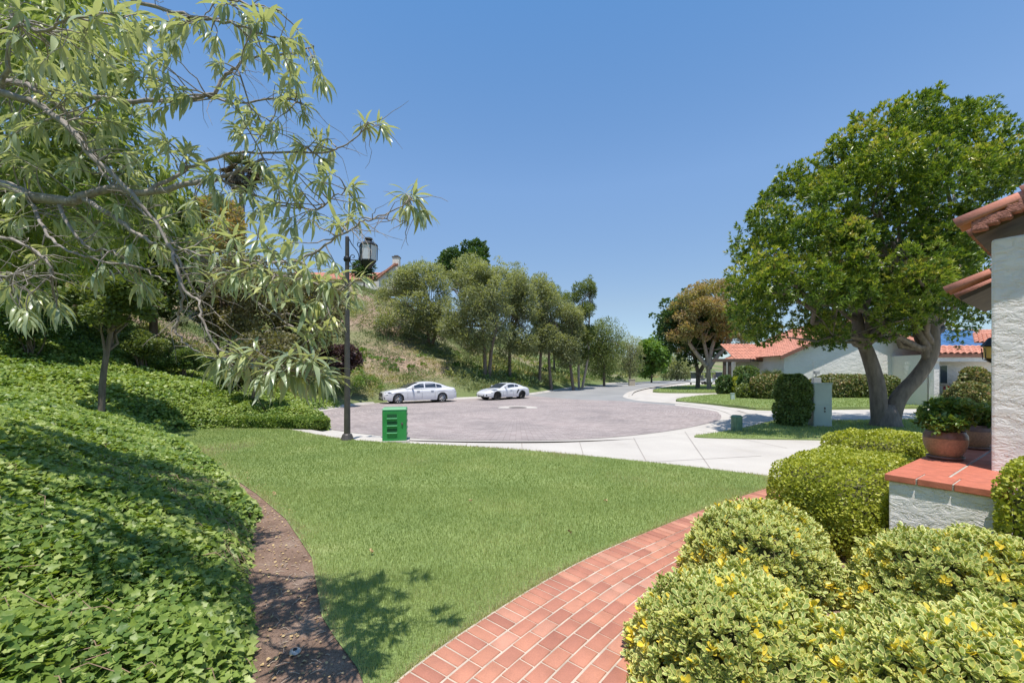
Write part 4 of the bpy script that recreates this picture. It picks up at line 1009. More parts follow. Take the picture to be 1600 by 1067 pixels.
# ================================================================== VEHICLES
def interp(tab, x): return float(np.interp(x, [t_[0] for t_ in tab], [t_[1] for t_ in tab]))
def car(label, name, group, loc, rz, L_, ztop, wid, roofp, gw, wheels, wr, glassx, rimm, sport=False):
    root = thing(name, label, 'car', loc, rz, group)
    xs = np.unique(np.round(np.concatenate([np.linspace(0, L_, 66), [w_ + s_ for w_ in wheels for s_ in np.linspace(-wr * 1.14, wr * 1.14, 15)]]), 4))
    K = 9; V = []; Fq = []
    def zb(x):
        z = .20 if .25 < x < L_ - .3 else .27
        for w_ in wheels:
            d_ = abs(x - w_)
            if d_ < wr * 1.12: z = max(z, wr + math.sqrt(max(0, (wr * 1.12) ** 2 - d_ * d_)) - .015)
        return z
    for x in xs:
        zt = interp(ztop, x); z0 = min(zb(x), zt - .06); w_ = interp(wid, x)
        for sgn in (-1, 1):
            for k in range(K):
                t_ = k / (K - 1); z = z0 + (zt - z0) * t_; tz = (z - .2) / max(zt - .2, .1)
                hw_ = w_ * (.955 + .045 * math.sin(math.pi * min(1, tz * 1.15)) if tz < .72 else 1.0 - .20 * ((tz - .72) / .28) ** 2.2)
                V.append((x, sgn * hw_, z))
        V.append((x, 0, zt + .035))
        V.append((x, -w_ * .5, zt + .026)); V.append((x, w_ * .5, zt + .026))
    n_ = 2 * K + 3
    for i in range(len(xs) - 1):
        a = i * n_; b_ = a + n_
        for k in range(K - 1):
            Fq.append((a + k, a + k + 1, b_ + k + 1, b_ + k)); Fq.append((a + K + k, b_ + K + k, b_ + K + k + 1, a + K + k + 1))
        top = [K - 1, 2 * K + 1, 2 * K, 2 * K + 2, 2 * K - 1]
        for p_, q_ in zip(top[:-1], top[1:]): Fq.append((a + p_, a + q_, b_ + q_, b_ + p_))
    for base in (0, (len(xs) - 1) * n_):
        for k in range(K - 1): Fq.append((base + k, base + k + 1, base + K + k + 1, base + K + k))
        Fq.append((base + K - 1, base + 2 * K + 1, base + 2 * K, base + 2 * K + 2, base + 2 * K - 1))
    # greenhouse in body colour, glass panels set proud
    gx_ = np.linspace(roofp[0][0], roofp[-1][0], 26); gb = len(V)
    for x in gx_:
        zr = interp(roofp, x); zt = interp(ztop, x) - .03; wb = interp(gw, x); f_ = max(0, (zr - zt)) / .48
        for y, z in ((-wb, zt), (-wb * (1 - .13 * f_), zt + (zr - zt) * .62), (-wb * (1 - .24 * f_) + .02, zt + (zr - zt) * .93), (-wb * .45, zr), (0, zr + .012), (wb * .45, zr), (wb * (1 - .24 * f_) - .02, zt + (zr - zt) * .93), (wb * (1 - .13 * f_), zt + (zr - zt) * .62), (wb, zt)):
            V.append((x, y, z))
    for i in range(25):
        a = gb + i * 9
        for k in range(8): Fq.append((a + k, a + k + 1, a + 10 + k, a + 9 + k))
    mb = MB(); mb.add(V, Fq); body = mb.build('body', M['carwhite'], root, smooth=True)
    md = body.modifiers.new('e', 'EDGE_SPLIT'); md.split_angle = R(38)
    # glass
    def gp(x, y, f_, s_, out=.008):
        zr = interp(roofp, x); zt = interp(ztop, x); wb = interp(gw, x); hh_ = max(zr - zt + .03, .01); fr_ = max(0, hh_) / .48
        y_ = wb * (1 - .21 * fr_ * f_) + out; return (x, s_ * y_, zt - .03 + hh_ * f_ * .93)
    for s_ in (-1, 1):
        for (xa, xb) in glassx:
            mb = MB(); n2 = 10; vs = []
            for i in range(n2 + 1):
                x = xa + (xb - xa) * i / n2; zr = interp(roofp, x); zt = interp(ztop, x)
                hgt = max(.02, zr - zt); f1 = min(.80, max(.14, 1 - .085 / hgt)); f0 = min(.12, f1 - .02) + .04
                vs += [gp(x, 0, f0, s_), gp(x, 0, f1, s_)]
            mb.add(vs, [(2 * i, 2 * i + 1, 2 * i + 3, 2 * i + 2) for i in range(n2)]); mb.build('side_window', M['carglass'], root, smooth=True)
    # windscreen and rear screen follow the roof profile
    for nm, (xa, xb) in (('windscreen', (roofp[0][0] + .05, roofp[2][0] - .12)), ('rear_window', (roofp[-3][0] + .12, roofp[-1][0] - .08))):
        vs = []; n2 = 8
        for i in range(n2 + 1):
            x = xa + (xb - xa) * i / n2; zr = interp(roofp, x); zt = interp(ztop, x) - .03; wb = interp(gw, x); f_ = max(0, zr - zt) / .48; ym = wb * (1 - .24 * f_) - .05
            vs += [(x, -ym, zt + (zr - zt) * .95 + .012), (x, -ym * .5, zr + .012), (x, ym * .5, zr + .012), (x, ym, zt + (zr - zt) * .95 + .012)]
        mb = MB(); mb.add(vs, [(4 * i + k, 4 * i + k + 1, 4 * i + k + 5, 4 * i + k + 4) for i in range(n2) for k in range(3)]); mb.build(nm, M['carglass'], root, smooth=True)
    for wi, w_ in enumerate(wheels):
        for s_ in (-1, 1):
            yw = s_ * (interp(wid, w_) * .985 - .11); st_ = R(-14) if (sport and wi == 0) else 0
            e = bpy.data.objects.new('wheel', None); C.objects.link(e); e.parent = root; e.location = (w_, yw, wr); e.rotation_euler = (R(90), 0, st_); e.empty_display_size = .1
            mb = MB(); mb.lathe([(wr * .70, -.11), (wr * .93, -.112), (wr, -.085), (wr, .085), (wr * .93, .112), (wr * .70, .11), (wr * .70, -.11)], 36); mb.build('tyre', M['tyre'], e, smooth=True)
            mb = MB(); so = -s_
            mb.lathe([(wr * .70, .10 * so), (wr * .66, .105 * so), (wr * .64, .03 * so)], 36); mb.lathe([(0, .085 * so), (wr * .16, .085 * so), (wr * .2, .05 * so)], 16)
            nsp = 5 if sport else 10
            for k in range(nsp):
                th = 2 * math.pi * k / nsp
                for dth in ((-.13, .13) if sport else (0,)):
                    mb.tube([(wr * .12 * math.cos(th), wr * .12 * math.sin(th), .075 * so), (wr * .67 * math.cos(th + dth), wr * .67 * math.sin(th + dth), .088 * so)], [.018, .013], 5)
            mb.build('rim', M[rimm], e, smooth=False)
            mb = MB(); mb.lathe([(0, .02 * so), (wr * .66, .02 * so)], 24); mb.build('brake_disc', M['iron'], e)
            # dark wheel housing
            mb = MB(); mb.tube([(w_, yw - s_ * .28, wr + .02), (w_, yw - s_ * .02, wr + .02)], wr * 1.09, 24); mb.build('wheel_arch', M['carblack'], root)
    wf_, z_h = interp(wid, .1), interp(ztop, .12)
    for s_ in (-1, 1):
        x0 = .12; 
        def face(x, z, dy=0): return (x - .012, s_ * (interp(wid, x) * (1.0) + .006 + dy), z)
        if sport:
            mb = MB(); mb.add([(.42, s_ * (interp(wid, .42) * .78), interp(ztop, .42) + .035), (.62, s_ * interp(wid, .62) * .97, interp(ztop, .62) - .06), (.95, s_ * interp(wid, .95) * .97, interp(ztop, .95) - .035), (.72, s_ * interp(wid, .72) * .80, interp(ztop, .72) + .03)], [(0, 1, 2, 3)])
        else:
            mb = MB(); mb.add([(.035, s_ * interp(wid, .03) * .70, .66), (.17, s_ * (interp(wid, .17) + .012), .60), (.52, s_ * (interp(wid, .52) + .012), .735), (.36, s_ * (interp(wid, .36) * .97), .80), (.10, s_ * interp(wid, .1) * .80, .765)], [(0, 1, 2, 3, 4)])
        mb.build('headlight', M['lens'], root)
        mb = MB(); xx = L_ - .02; mb.add([(L_ - .02, s_ * .45, .78 if not sport else .74), (L_ - .12, s_ * (interp(wid, L_ - .12) + .01), .76 if not sport else .72), (L_ - .42, s_ * (interp(wid, L_ - .42) + .004), .86 if not sport else .80), (L_ - .14, s_ * (interp(wid, L_ - .14) * .98), .92 if not sport else .82), (L_ - .01, s_ * .45, .90 if not sport else .80)], [(0, 1, 2, 3, 4)]); mb.build('tail_light', M['redlens'], root)
        mb = MB(); xm = roofp[1][0] - .12 if not sport else roofp[1][0] + .02; ym = interp(gw, xm) + .02; zm = interp(ztop, xm) + .06
        mb.box((xm, s_ * (ym + .12), zm + .05), (.13, .22, .15), top=(.7, .85)); mb.box((xm, s_ * (ym + .02), zm - .01), (.06, .12, .05)); mb.build('mirror', M['carwhite'], root, bevel=.02)
        for dx in ([wheels[0] + 1.35, wheels[0] + 2.35] if not sport else [wheels[0] + 1.35]):
            mb = MB(); mb.box((dx, s_ * (interp(wid, dx) * .99 + .012), interp(ztop, dx) - .17), (.2, .025, .03)); mb.build('door_handle', M['alu'], root)
        dls = [wheels[0] + .62, wheels[0] + 1.62, wheels[0] + 2.55] if not sport else [wheels[0] + .55, wheels[0] + 1.55]
        for dx in dls:
            mb = MB(); vs = []
            for t_ in np.linspace(.12, .93, 7):
                z = .25 + (interp(ztop, dx) - .25) * t_; tz = (z - .2) / (interp(ztop, dx) - .2); hw_ = interp(wid, dx) * (.955 + .045 * math.sin(math.pi * min(1, tz * 1.15)) if tz < .72 else 1.0 - .20 * ((tz - .72) / .28) ** 2.2)
                vs += [(dx - .006, s_ * (hw_ + .003), z), (dx + .006, s_ * (hw_ + .003), z)]
            mb.add(vs, [(2 * i, 2 * i + 1, 2 * i + 3, 2 * i + 2) for i in range(6)]); mb.build('door_seam', M['carblack'], root)
        if sport:
            mb = MB(); xa = wheels[1] - .62; mb.add([(xa, s_ * (interp(wid, xa) + .006), .48), (xa + .10, s_ * (interp(wid, xa) + .006), .46), (xa + .30, s_ * (interp(wid, xa + .3) + .006), .78), (xa + .16, s_ * (interp(wid, xa + .16) + .006), .77)], [(0, 1, 2, 3)]); mb.build('side_intake', M['carblack'], root)
        mb = MB()
        if sport: mb.add([(-.012, s_ * .32, .30), (.05, s_ * .72, .33), (.05, s_ * .74, .43), (-.012, s_ * .32, .41)], [(0, 1, 2, 3)])
        else: mb.add([(-.012, s_ * .45, .27), (.07, s_ * .78, .32), (.05, s_ * .76, .45), (-.012, s_ * .50, .42)], [(0, 1, 2, 3)])
        mb.build('air_intake', M['carblack'], root)
    mb = MB()
    if not sport:
        mb.box((-.012, 0, .60), (.03, .84, .26), top=(1, .9)); g_ = mb.build('grille', M['carblack'], root, bevel=.02)
        mb = MB()
        for k in range(3): mb.box((-.032, 0, .53 + .07 * k), (.012, .78, .014))
        mb.build('grille_bar', M['alu'], root)
        mb = MB(); mb.box((-.008, 0, .27), (.03, 1.15, .10)); mb.build('lower_grille', M['carblack'], root)
    else: mb.box((-.006, 0, .27), (.03, .62, .09)); mb.build('lower_grille', M['carblack'], root)
    mb = MB(); mb.box((L_ / 2, 0, .24), (L_ - 1.0, 1.4, .1)); mb.build('underbody', M['carblack'], root)
    return root
# sedan: front axle and rear axle positions measured on the ground
def car_pose(pf, Df, pr_, Dr, wb, wx, half):
    """near-side wheel positions -> root location (front bumper corner) and heading; car local +x runs from nose to tail, near side is +y or -y"""
    a = Vector(((pf - CX) / F * Df, Df)); b = Vector(((pr_ - CX) / F * Dr, Dr)); d = (b - a).normalized(); ang = math.atan2(d.y, d.x)
    left = Vector((-d.y, d.x)); mid = (a + b) / 2; c = mid + left * half; o_ = c - d * (wx + wb / 2); return o_, ang
o_, ang = car_pose(621, 27.2, 692, 28.9, 3.1, .92, .86)
car('white four-door sedan with silver many-spoke wheels parked behind the green utility box', 'parked_sedan', None, (o_.x, o_.y, float(road_z(28.3)) + .012), ang, 5.2,
    [(0, .58), (.03, .68), (.12, .76), (.4, .84), (.9, .93), (1.5, 1.0), (2.2, 1.0), (3.6, 1.02), (4.3, 1.04), (4.7, 1.05), (5.05, 1.0), (5.15, .86), (5.2, .62)],
    [(0, .62), (.08, .76), (.25, .86), (.6, .92), (1, .94), (4.4, .94), (4.9, .88), (5.12, .80), (5.2, .70)],
    [(1.42, 1.0), (2.0, 1.30), (2.45, 1.445), (2.9, 1.485), (3.4, 1.47), (3.9, 1.35), (4.4, 1.14), (4.7, 1.05)], [(1.4, .84), (2.2, .84), (3.8, .82), (4.7, .74)], (.92, 4.02), .345, [(1.88, 2.72), (2.80, 3.58), (3.62, 4.02)], 'rim')
o_, ang = car_pose(775.6, 31.0, 816, 32.7, 2.475, .92, .82)
car('white low two-door sports coupe with black wheels parked at the road entrance', 'sports_coupe', None, (o_.x, o_.y, float(road_z(31.8)) + .012), ang, 4.38,
    [(0, .46), (.04, .54), (.2, .64), (.5, .74), (.9, .83), (1.3, .87), (2.2, .90), (3.0, .95), (3.5, .98), (3.9, .95), (4.25, .86), (4.34, .72), (4.38, .5)],
    [(0, .55), (.1, .72), (.35, .84), (.7, .90), (1.2, .90), (2.2, .88), (3.1, .93), (3.6, .95), (4.1, .88), (4.3, .76), (4.38, .62)],
    [(1.25, .86), (1.75, 1.12), (2.15, 1.26), (2.5, 1.295), (2.9, 1.26), (3.3, 1.14), (3.7, 1.02), (4.0, .93)], [(1.2, .76), (2.2, .76), (3.2, .70), (4.0, .58)], (.92, 3.395), .335, [(1.72, 2.75), (2.80, 3.15)], 'rimdark', True)

def golf_cart(label, px, D, rz, py=600.5):
    p = G(px, py); p = Vector(((px - CX) / F * D, D, float(land_z(D)) + .04)); r = thing('golf_cart', label, 'golf cart', p, rz, 'golf carts parked far down the road')
    mb = MB(); mb.box((0, 0, .42), (2.3, 1.15, .28)); mb.box((-.85, 0, .68), (.55, 1.1, .36), top=(.6, .9)); mb.box((.75, 0, .66), (.8, 1.1, .3)); mb.build('body', M['carwhite'], r, bevel=.05)
    mb = MB(); mb.box((.35, 0, .86), (.5, 1.0, .14)); mb.box((.62, 0, 1.12), (.12, 1.0, .5)); mb.build('seat', M['seat'], r, bevel=.03)
    mb = MB(); mb.box((.05, 0, 1.86), (1.8, 1.15, .07)); mb.build('roof', M['carwhite'], r, bevel=.02)
    mb = MB()
    for x, y in ((-.78, .5), (-.78, -.5), (.85, .5), (.85, -.5)):
        mb = MB(); mb.tube([(x, y, .7), (x * .95, y, 1.85)], .025, 6); mb.build('roof_post', M['carblack'], r)
    mb = MB(); mb.box((-.8, 0, 1.35), (.02, .98, .8)); mb.build('windscreen', M['carglass'], r)
    mb = MB(); mb.box((1.12, 0, 1.05), (.32, .8, .8)); mb.build('golf_bag', M['carblack'], r, bevel=.08)
    for x in (-.75, .78):
        for y in (-.52, .52):
            mb = MB(); mb.tube([(x, y - .09, .23), (x, y + .09, .23)], .23, 16); mb.build('wheel', M['tyre'], r)
golf_cart('white golf cart nearest the road, left of the bronze tree trunk', 1085.5, 60, R(65))
golf_cart('white golf cart half hidden behind the bronze tree trunk', 1100, 61, R(110))
golf_cart('golf cart further back between the bronze tree and the porch', 1121, 68, R(80))

# ================================================================== STREET FURNITURE
# lamp post
lb = G(542.5, 687.5); lp = thing('street_lamp', 'tall dark bronze lamp post with scroll bracket and hexagonal lantern', 'street lamp', lb)
mb = MB(); mb.lathe([(.17, 0), (.165, .03), (.12, .15), (.105, .17), (.08, .172)], 12); mb.build('base', M['post'], lp, bevel=.004)
mb = MB(); mb.lathe([(.082, .17), (.075, 1.2), (.05, 5.30), (.052, 5.32), (.0, 5.36)], 12); mb.build('pole', M['post'], lp, smooth=True)
mb = MB()
def sc(cx, cz, r0, r1, a0, a1, n=16): return [(cx + (r0 + (r1 - r0) * i / n) * math.cos(a0 + (a1 - a0) * i / n), 0, cz + (r0 + (r1 - r0) * i / n) * math.sin(a0 + (a1 - a0) * i / n)) for i in range(n + 1)]
zl = 5.0
mb.tube(smooth_poly([(.05, 0, 5.27), (.13, 0, 5.12), (.24, 0, 4.98), (.30, 0, 4.86), (.315, 0, 4.72)], 5, False), .012, 6)
mb.tube(sc(.325, 5.13, .075, .02, R(-70), R(-430)), .010, 6); mb.tube([(.35, 0, 5.06), (.42, 0, 5.10), (.44, 0, 5.18), (.56, 0, 5.2)], .010, 6)
mb.tube(sc(.15, 4.80, .07, .02, R(200), R(-120)), .010, 6); mb.tube(smooth_poly([(.06, 0, 4.72), (.12, 0, 4.60), (.22, 0, 4.53), (.34, 0, 4.60)], 5, False), .011, 6)
mb.tube([(-.11, 0, 4.74), (.34, 0, 4.71)], .010, 6); mb.lathe([(.075, -.06), (.085, -.05), (.085, .05), (.075, .06)], 12, (0, 0, 4.74))
mb.build('bracket', M['black'], lp, smooth=True)
mb = MB(); lx = .56
mb.lathe([(0, .58), (.10, .57), (.11, .53), (.07, .51), (.20, .42), (.245, .38), (.23, .36), (0, .36)], 6, (lx, 0, zl - .28)); mb.lathe([(.21, -.02), (.205, -.05), (.11, -.17), (.05, -.22), (0, -.24)], 6, (lx, 0, zl - .28))
for k in range(6):
    th = k * math.pi / 3; mb.tube([(lx + .222 * math.cos(th), .222 * math.sin(th), zl - .30), (lx + .232 * math.cos(th), .232 * math.sin(th), zl + .09)], .013, 5)
mb.tube([(.34, 0, 5.02), (.36, 0, 4.6)], .012, 6)
lt = mb.build('lantern', M['black'], lp); mb = MB(); mb.lathe([(.20, -.02), (.215, .36)], 6, (lx, 0, zl - .28)); mb.build('lamp_glass', M['lampglass'], lt)

M['lip'] = simple('pale_green_lip', (.16, .50, .24), .4)
# green pedestal transformer box
gb = G(613, 690.5); gx0 = thing('utility_box', 'bright green metal utility box with louvre slots at the lawn edge', 'utility box', (gb.x, gb.y + .25, 0), R(12))
mb = MB(); mb.box((0, 0, .41), (.60, .52, .80)); mb.build('body', M['green_paint'], gx0, bevel=.025)
mb = MB(); mb.box((0, 0, .835), (.62, .54, .05), top=(.93, .9)); mb.build('lid', simple('sunlit_green_lid', (.12, .36, .17), .4), gx0, bevel=.012)  # lid green lightened, sun on the top put into its colour
mb = MB()
for k in range(3):
    z = .66 - k * .185; mb.add([(-.18, -.263, z + .05), (.06, -.263, z + .05), (.06, -.263, z - .045), (-.18, -.263, z - .045)], [(0, 1, 2, 3)])
mb.build('louvre_slot', simple('shadowed_green_slot', (.01, .09, .03), .6), gx0)
mb = MB()
for k in range(3):
    z = .60 - k * .185; mb = MB(); mb.box((-.06, -.275, z), (.255, .035, .022)); mb.build('louvre_lip', M['lip'], gx0, bevel=.004)
for k in range(4): mb = MB(); mb.box((.305, 0, .68 - k * .17), (.02, .36, .02)); mb.build('louvre_lip', M['lip'], gx0)
mb = MB(); mb.box((0, 0, .015), (.74, .66, .03)); mb.build('pad', M['concrete'], gx0)
mb = MB(); mb.box((.19, -.268, .46), (.045, .03, .06)); mb.build('padlock', M['iron'], gx0, bevel=.006)

# electrical cabinet on the island
cb = G(1288, 667.5); D_ = cb.y; cbx = thing('utility_cabinet', 'tall pale green electrical cabinet beside the clipped dark bush', 'utility cabinet', (cb.x, cb.y + .2, cb.z + .02), R(-14))
mb = MB(); mb.box((0, 0, .70), (.52, .42, 1.36)); mb.build('body', M['pale_green'], cbx, bevel=.012)
mb = MB(); mb.box((0, -.205, .36), (.46, .03, .62)); mb.box((0, -.205, 1.03), (.46, .03, .62)); mb.build('door', M['pale_green'], cbx, bevel=.006)
mb = MB(); mb.box((0, 0, 1.40), (.55, .46, .04)); mb.build('lid', M['pale_green'], cbx, bevel=.008)
mb = MB(); mb.box((.05, -.23, .60), (.03, .02, .07)); mb.box((.05, -.23, .50), (.03, .02, .05)); mb.build('latch', M['iron'], cbx)
mb = MB(); mb.box((0, 0, .0), (.62, .52, .06)); mb.build('pad', M['concrete'], cbx)
# meter post behind
mp = G(1275, 640); mpx = thing('meter_post', 'slim grey meter post with small box on top behind the pale green cabinet', 'meter post', (mp.x, mp.y, mp.z))
zt = W(0, 583, mp.y).z - mp.z
mb = MB(); mb.box((0, 0, zt * .42), (.16, .12, zt * .84)); mb.tube([(.0, 0, zt * .8), (0, 0, zt)], .03, 6); mb.build('post', M['greymetal'], mpx, bevel=.01)
mb = MB(); mb.box((0, -.02, zt * .78), (.34, .2, .34)); mb.box((.02, -.02, zt * 1.02), (.22, .14, .16)); mb.build('meter_box', M['greymetal'], mpx, bevel=.015)
mb = MB(); mb.tube([(-.14, 0, zt * .8), (-.14, 0, zt * 1.3), (-.02, 0, zt * 1.3)], .012, 5); mb.build('conduit', M['greymetal'], mpx)

# telephone pedestal
pb = G(1151, 674.5); pd = thing('cable_pedestal', 'short round green cable pedestal standing on the grass tip by the kerb', 'pedestal', (pb.x, pb.y, pb.z + .02))
h_ = 25 / F * pb.y; mb = MB(); mb.lathe([(.155, 0), (.155, h_ * .86), (.145, h_ * .90), (.0, h_ * .90)], 20); mb.build('body', M['ped_green'], pd, smooth=False, bevel=.004)
mb = MB(); mb.lathe([(.16, h_ * .84), (.165, h_ * .9), (.12, h_ * 1.0), (0, h_ * 1.02)], 20); mb.build('cap', M['ped_green'], pd, smooth=True)
mb = MB(); mb.box((-.10, -.125, h_ * .5), (.015, .03, h_ * .7)); mb.build('rib', M['ped_green'], pd)
# small pale marker post on the island lawn
q = G(1144.5, 624.5); mk = thing('marker_post', 'small pale green marker post on the middle strip of lawn', 'marker', q)
mb = MB(); mb.box((0, 0, .22), (.25, .16, .44)); mb.build('post', M['pale_green'], mk, bevel=.02); mb = MB(); mb.box((0, 0, .46), (.29, .2, .05)); mb.build('cap', M['pale_green'], mk, bevel=.01)
# beige utility box by the road
q = TG(987, 597.5); q = Vector(((987 - CX) / F * 60, 60, 0)); q.z = float(terr(q.x, q.y)[0]); bx = thing('utility_box', 'small beige utility box on the verge of the far road', 'utility box', q)
mb = MB(); mb.box((0, 0, .55), (.85, .6, 1.1)); mb.build('body', M['beige'], bx, bevel=.03); mb = MB(); mb.box((0, 0, 1.13), (.95, .7, .08)); mb.build('lid', M['beige'], bx, bevel=.02)
mb = MB(); mb.box((0, 0, .03), (1.1, .8, .1)); mb.build('pad', M['concrete'], bx)
# manhole in a concrete collar
mz = float(road_z(CC.y)) + .010
mh = thing('manhole_cover', 'round iron manhole cover in a pale concrete collar at the centre of the brick circle', 'manhole cover', (CC.x, CC.y, mz))
mb = MB(); mb.lathe([(.50, .004), (.52, .006), (1.10, .006), (1.12, -.01)], 40); mb.build('collar', M['concrete'], mh)
mb = MB(); mb.lathe([(0, .012), (.44, .012), (.46, .008), (.52, .008)], 40); mb.build('cover', M['iron'], mh)
# sprinkler riser and small utility things on the lawn
q = G(504.5, 655, road_z); sp = thing('sprinkler_riser', 'thin black sprinkler riser at the kerb left of the lamp post', 'sprinkler', (G(503, 668).x, G(503, 668).y, float(land_z(13))))
mb = MB(); mb.tube([(0, 0, -.05), (0, 0, .22)], .014, 8); mb.build('pipe', M['black'], sp); mb = MB(); mb.lathe([(0, .27), (.03, .26), (.028, .20), (.0, .2)], 10); mb.build('head', M['black'], sp)
q = G(461, 1020); sk = thing('lawn_sprinkler', 'small grey round sprinkler head in the dirt strip beside the ivy', 'sprinkler', (q.x, q.y, .008))
mb = MB(); mb.lathe([(0, .014), (.012, .016), (.03, .012), (.034, 0)], 18); mb.build('body', M['greymetal'], sk, smooth=True); mb = MB(); mb.lathe([(0, .022), (.012, .02), (.014, .012)], 12); mb.build('nozzle', M['black'], sk, smooth=True)
# fallen leaves on the lawn
dl = [(582, 869, 'curled brown dead leaf on the near lawn left of centre'), (735, 787, 'brown dead leaf on the middle of the lawn'), (946, 787, 'tiny reddish dead leaf on the lawn toward the brick path'), (427, 777, 'pale dry leaf on the grass beside the ivy edge'), (890, 837, 'cream dry leaf on the grass near the curve of the path')]
for x, y, lab in dl:
    q = G(x, y); ax = rnd_dir(5); ax[:, 2] = abs(ax[:, 2]) * .5; P_ = np.array([[q.x, q.y, .05]] * 5) + rng.normal(size=(5, 3)) * .008
    o = scatter('fallen_leaf', DIA, P_, ax, rnd_dir(5), np.full(5, .032), M['deadleaf']); tag(o, lab, 'leaf', 'fallen leaves on the lawn')

# ================================================================== SHRUBS AND HEDGES
# variegated shrubs in front
def euonymus(label, c, dim, n, size=(.027, .044), rz=0, exp_=2.25):
    c = Vector(c); root = thing('variegated_shrub', label, 'shrub', c, rz, 'yellow variegated shrubs beside the brick path')
    a, b_, h = dim[0] / 2, dim[1] / 2, dim[2]
    d = rnd_dir(n); d[:, 2] = np.abs(d[:, 2]) * 1.0 - .08
    q = (np.abs(d[:, 0]) ** exp_ + np.abs(d[:, 1]) ** exp_ + np.abs(d[:, 2]) ** exp_) ** (-1 / exp_); p = d * q[:, None] * np.array([a, b_, h])
    nr = unit(np.sign(d) * np.abs(d) ** (exp_ - 1) / np.array([a, b_, h]) + 1e-6)
    lum = (vnoise(p[:, 0] + 7 + p[:, 2], p[:, 1] + 7 - p[:, 2] * .6, .13, 9) - .5) * .10 + (vnoise(p[:, 0] + 3, p[:, 1] + 3 + p[:, 2], .4, 19) - .5) * .12
    p = p + nr * lum[:, None]; p = p * (1 - rng.random(n)[:, None] ** 1.6 * .13)
    ca, sa = math.cos(rz), math.sin(rz); Rm = np.array([[ca, -sa, 0], [sa, ca, 0], [0, 0, 1]]); p = p @ Rm.T; nr = nr @ Rm.T
    P = p + np.array(c); P[:, 2] = np.maximum(P[:, 2], .02)
    # each point is a shoot tip carrying a whorl of leaves
    k = 7; ax0 = unit(nr * .8 + np.array([0, 0, .75]) + rnd_dir(n) * .35); e1 = unit(np.cross(ax0, rnd_dir(n))); e2 = np.cross(ax0, e1)
    th = (np.arange(k) * 2.4)[None] + rng.random((n, 1)) * 6.28; lv_ = np.linspace(1, 0, k)[None] * np.ones((n, 1))
    rad = (np.cos(th)[..., None] * e1[:, None] + np.sin(th)[..., None] * e2[:, None]); tilt = (.65 + 1.05 * lv_)[..., None]
    A_ = ax0[:, None] * 1.0 + rad * tilt; PP = P[:, None] + ax0[:, None] * (.022 - .035 * lv_)[..., None] + rad * .004
    NN = ax0[:, None] - rad * .6 + rnd_dir(n * k).reshape(n, k, 3) * .25
    tint = np.repeat(rng.random(n) * .5 + .15, k) + rng.random(n * k) * .25; yel = np.repeat(rng.random(n) < .055, k); tint = np.where(yel, .95 + rng.random(n * k) * .05, tint)
    deep = np.repeat(vnoise(p[:, 0] * 1.7 + 2, p[:, 1] * 1.7 + 2, .3, 4) > .7, k); tint = np.where(deep & ~yel, tint * .5, tint)
    sz = rng.uniform(*size, n * k) * (1 - .15 * lv_.ravel()) * np.where(yel, 1.12, 1)
    scatter('foliage', OVAL, PP.reshape(-1, 3), A_.reshape(-1, 3), NN.reshape(-1, 3), sz, M['euonymus'], root, np.where(yel, tint, np.minimum(tint, .9)), smooth=False)
    mb = MB()
    for _ in range(60):
        th = random.uniform(0, 6.28); ph = random.uniform(.2, 1.5); e = c + Vector((math.cos(th) * math.cos(ph) * a * .88, math.sin(th) * math.cos(ph) * b_ * .88, math.sin(ph) * h * .86))
        limb(mb, c + Vector((random.uniform(-.15, .15), random.uniform(-.15, .15), -.02)), e, .009, .003, .1, 4, 5)
    mb.build('stems', M['bark'], root, world=True)
    mb = MB(); vs = []; nu, nv = 18, 8
    for i in range(nv + 1):
        ph = math.pi / 2 * i / nv
        for j in range(nu):
            th = 2 * math.pi * j / nu; dd = np.array([math.cos(ph) * math.cos(th), math.cos(ph) * math.sin(th), math.sin(ph)]); q = (abs(dd) ** exp_).sum() ** (-1 / exp_)
            vs.append((dd[0] * q * a * .80, dd[1] * q * b_ * .80, dd[2] * q * h * .80))
    mb.add(vs, [(i * nu + j, i * nu + (j + 1) % nu, (i + 1) * nu + (j + 1) % nu, (i + 1) * nu + j) for i in range(nv) for j in range(nu)]); mb.build('dark_core', M['core'], root, smooth=True)  # opaque dark hull under the foliage, painted as inner shade
    return root
euonymus('rounded yellow and green variegated shrub farthest from the camera beside the brick path', (2.03, 3.42, 0), (1.24, 1.02, .62), 3100, rz=.5)
euonymus('variegated shrub directly in front of the white stucco wall', (3.08, 2.78, 0), (1.30, .98, .64), 3000, rz=-.5)
euonymus('lowest left variegated shrub spilling over the edge of the brick path', (1.23, 2.28, 0), (1.10, 1.02, .57), 3500)
euonymus('broad variegated shrub nearest the camera filling the lower right corner', (2.16, 1.75, 0), (1.74, 1.06, .64), 5600, rz=-.15)

PV_ = math.atan2(V_.y, V_.x)
q = PQ(.80, -.50, 0); hedge('clipped_hedge', 'bright yellow-green clipped hedge left of the white stucco wall', 'hedge', q, (1.85, .96, .84), PV_, 'box', 42000, (.018, .03), roundness=5, lump=.045, group=None)
q = G(1378, 704); hedge('clipped_hedge', 'low yellow-green hedge behind the tall bright hedge, beside the driveway', 'hedge', (6.2, 6.9, 0), (1.55, 1.0, .72), .12, 'box', 16000, (.026, .042), roundness=5, lump=.06)
q = W(1672, 780, 2.75); hedge('clipped_hedge', 'sliver of clipped green hedge at the right edge beside the wall end', 'hedge', (q.x, 2.75, 0), (.48, .6, 1.12), PV_, 'box', 17000, (.018, .03), roundness=5, lump=.04)
q = W(1548, 660, 6.3); hedge('low_shrub', 'yellow-green leafy shrub glimpsed between the second pot and the column', 'shrub', (q.x + .1, 6.3, 0), (.7, .8, 1.15), 0, 'box', 2600, (.04, .07), roundness=2.6, lump=.08)

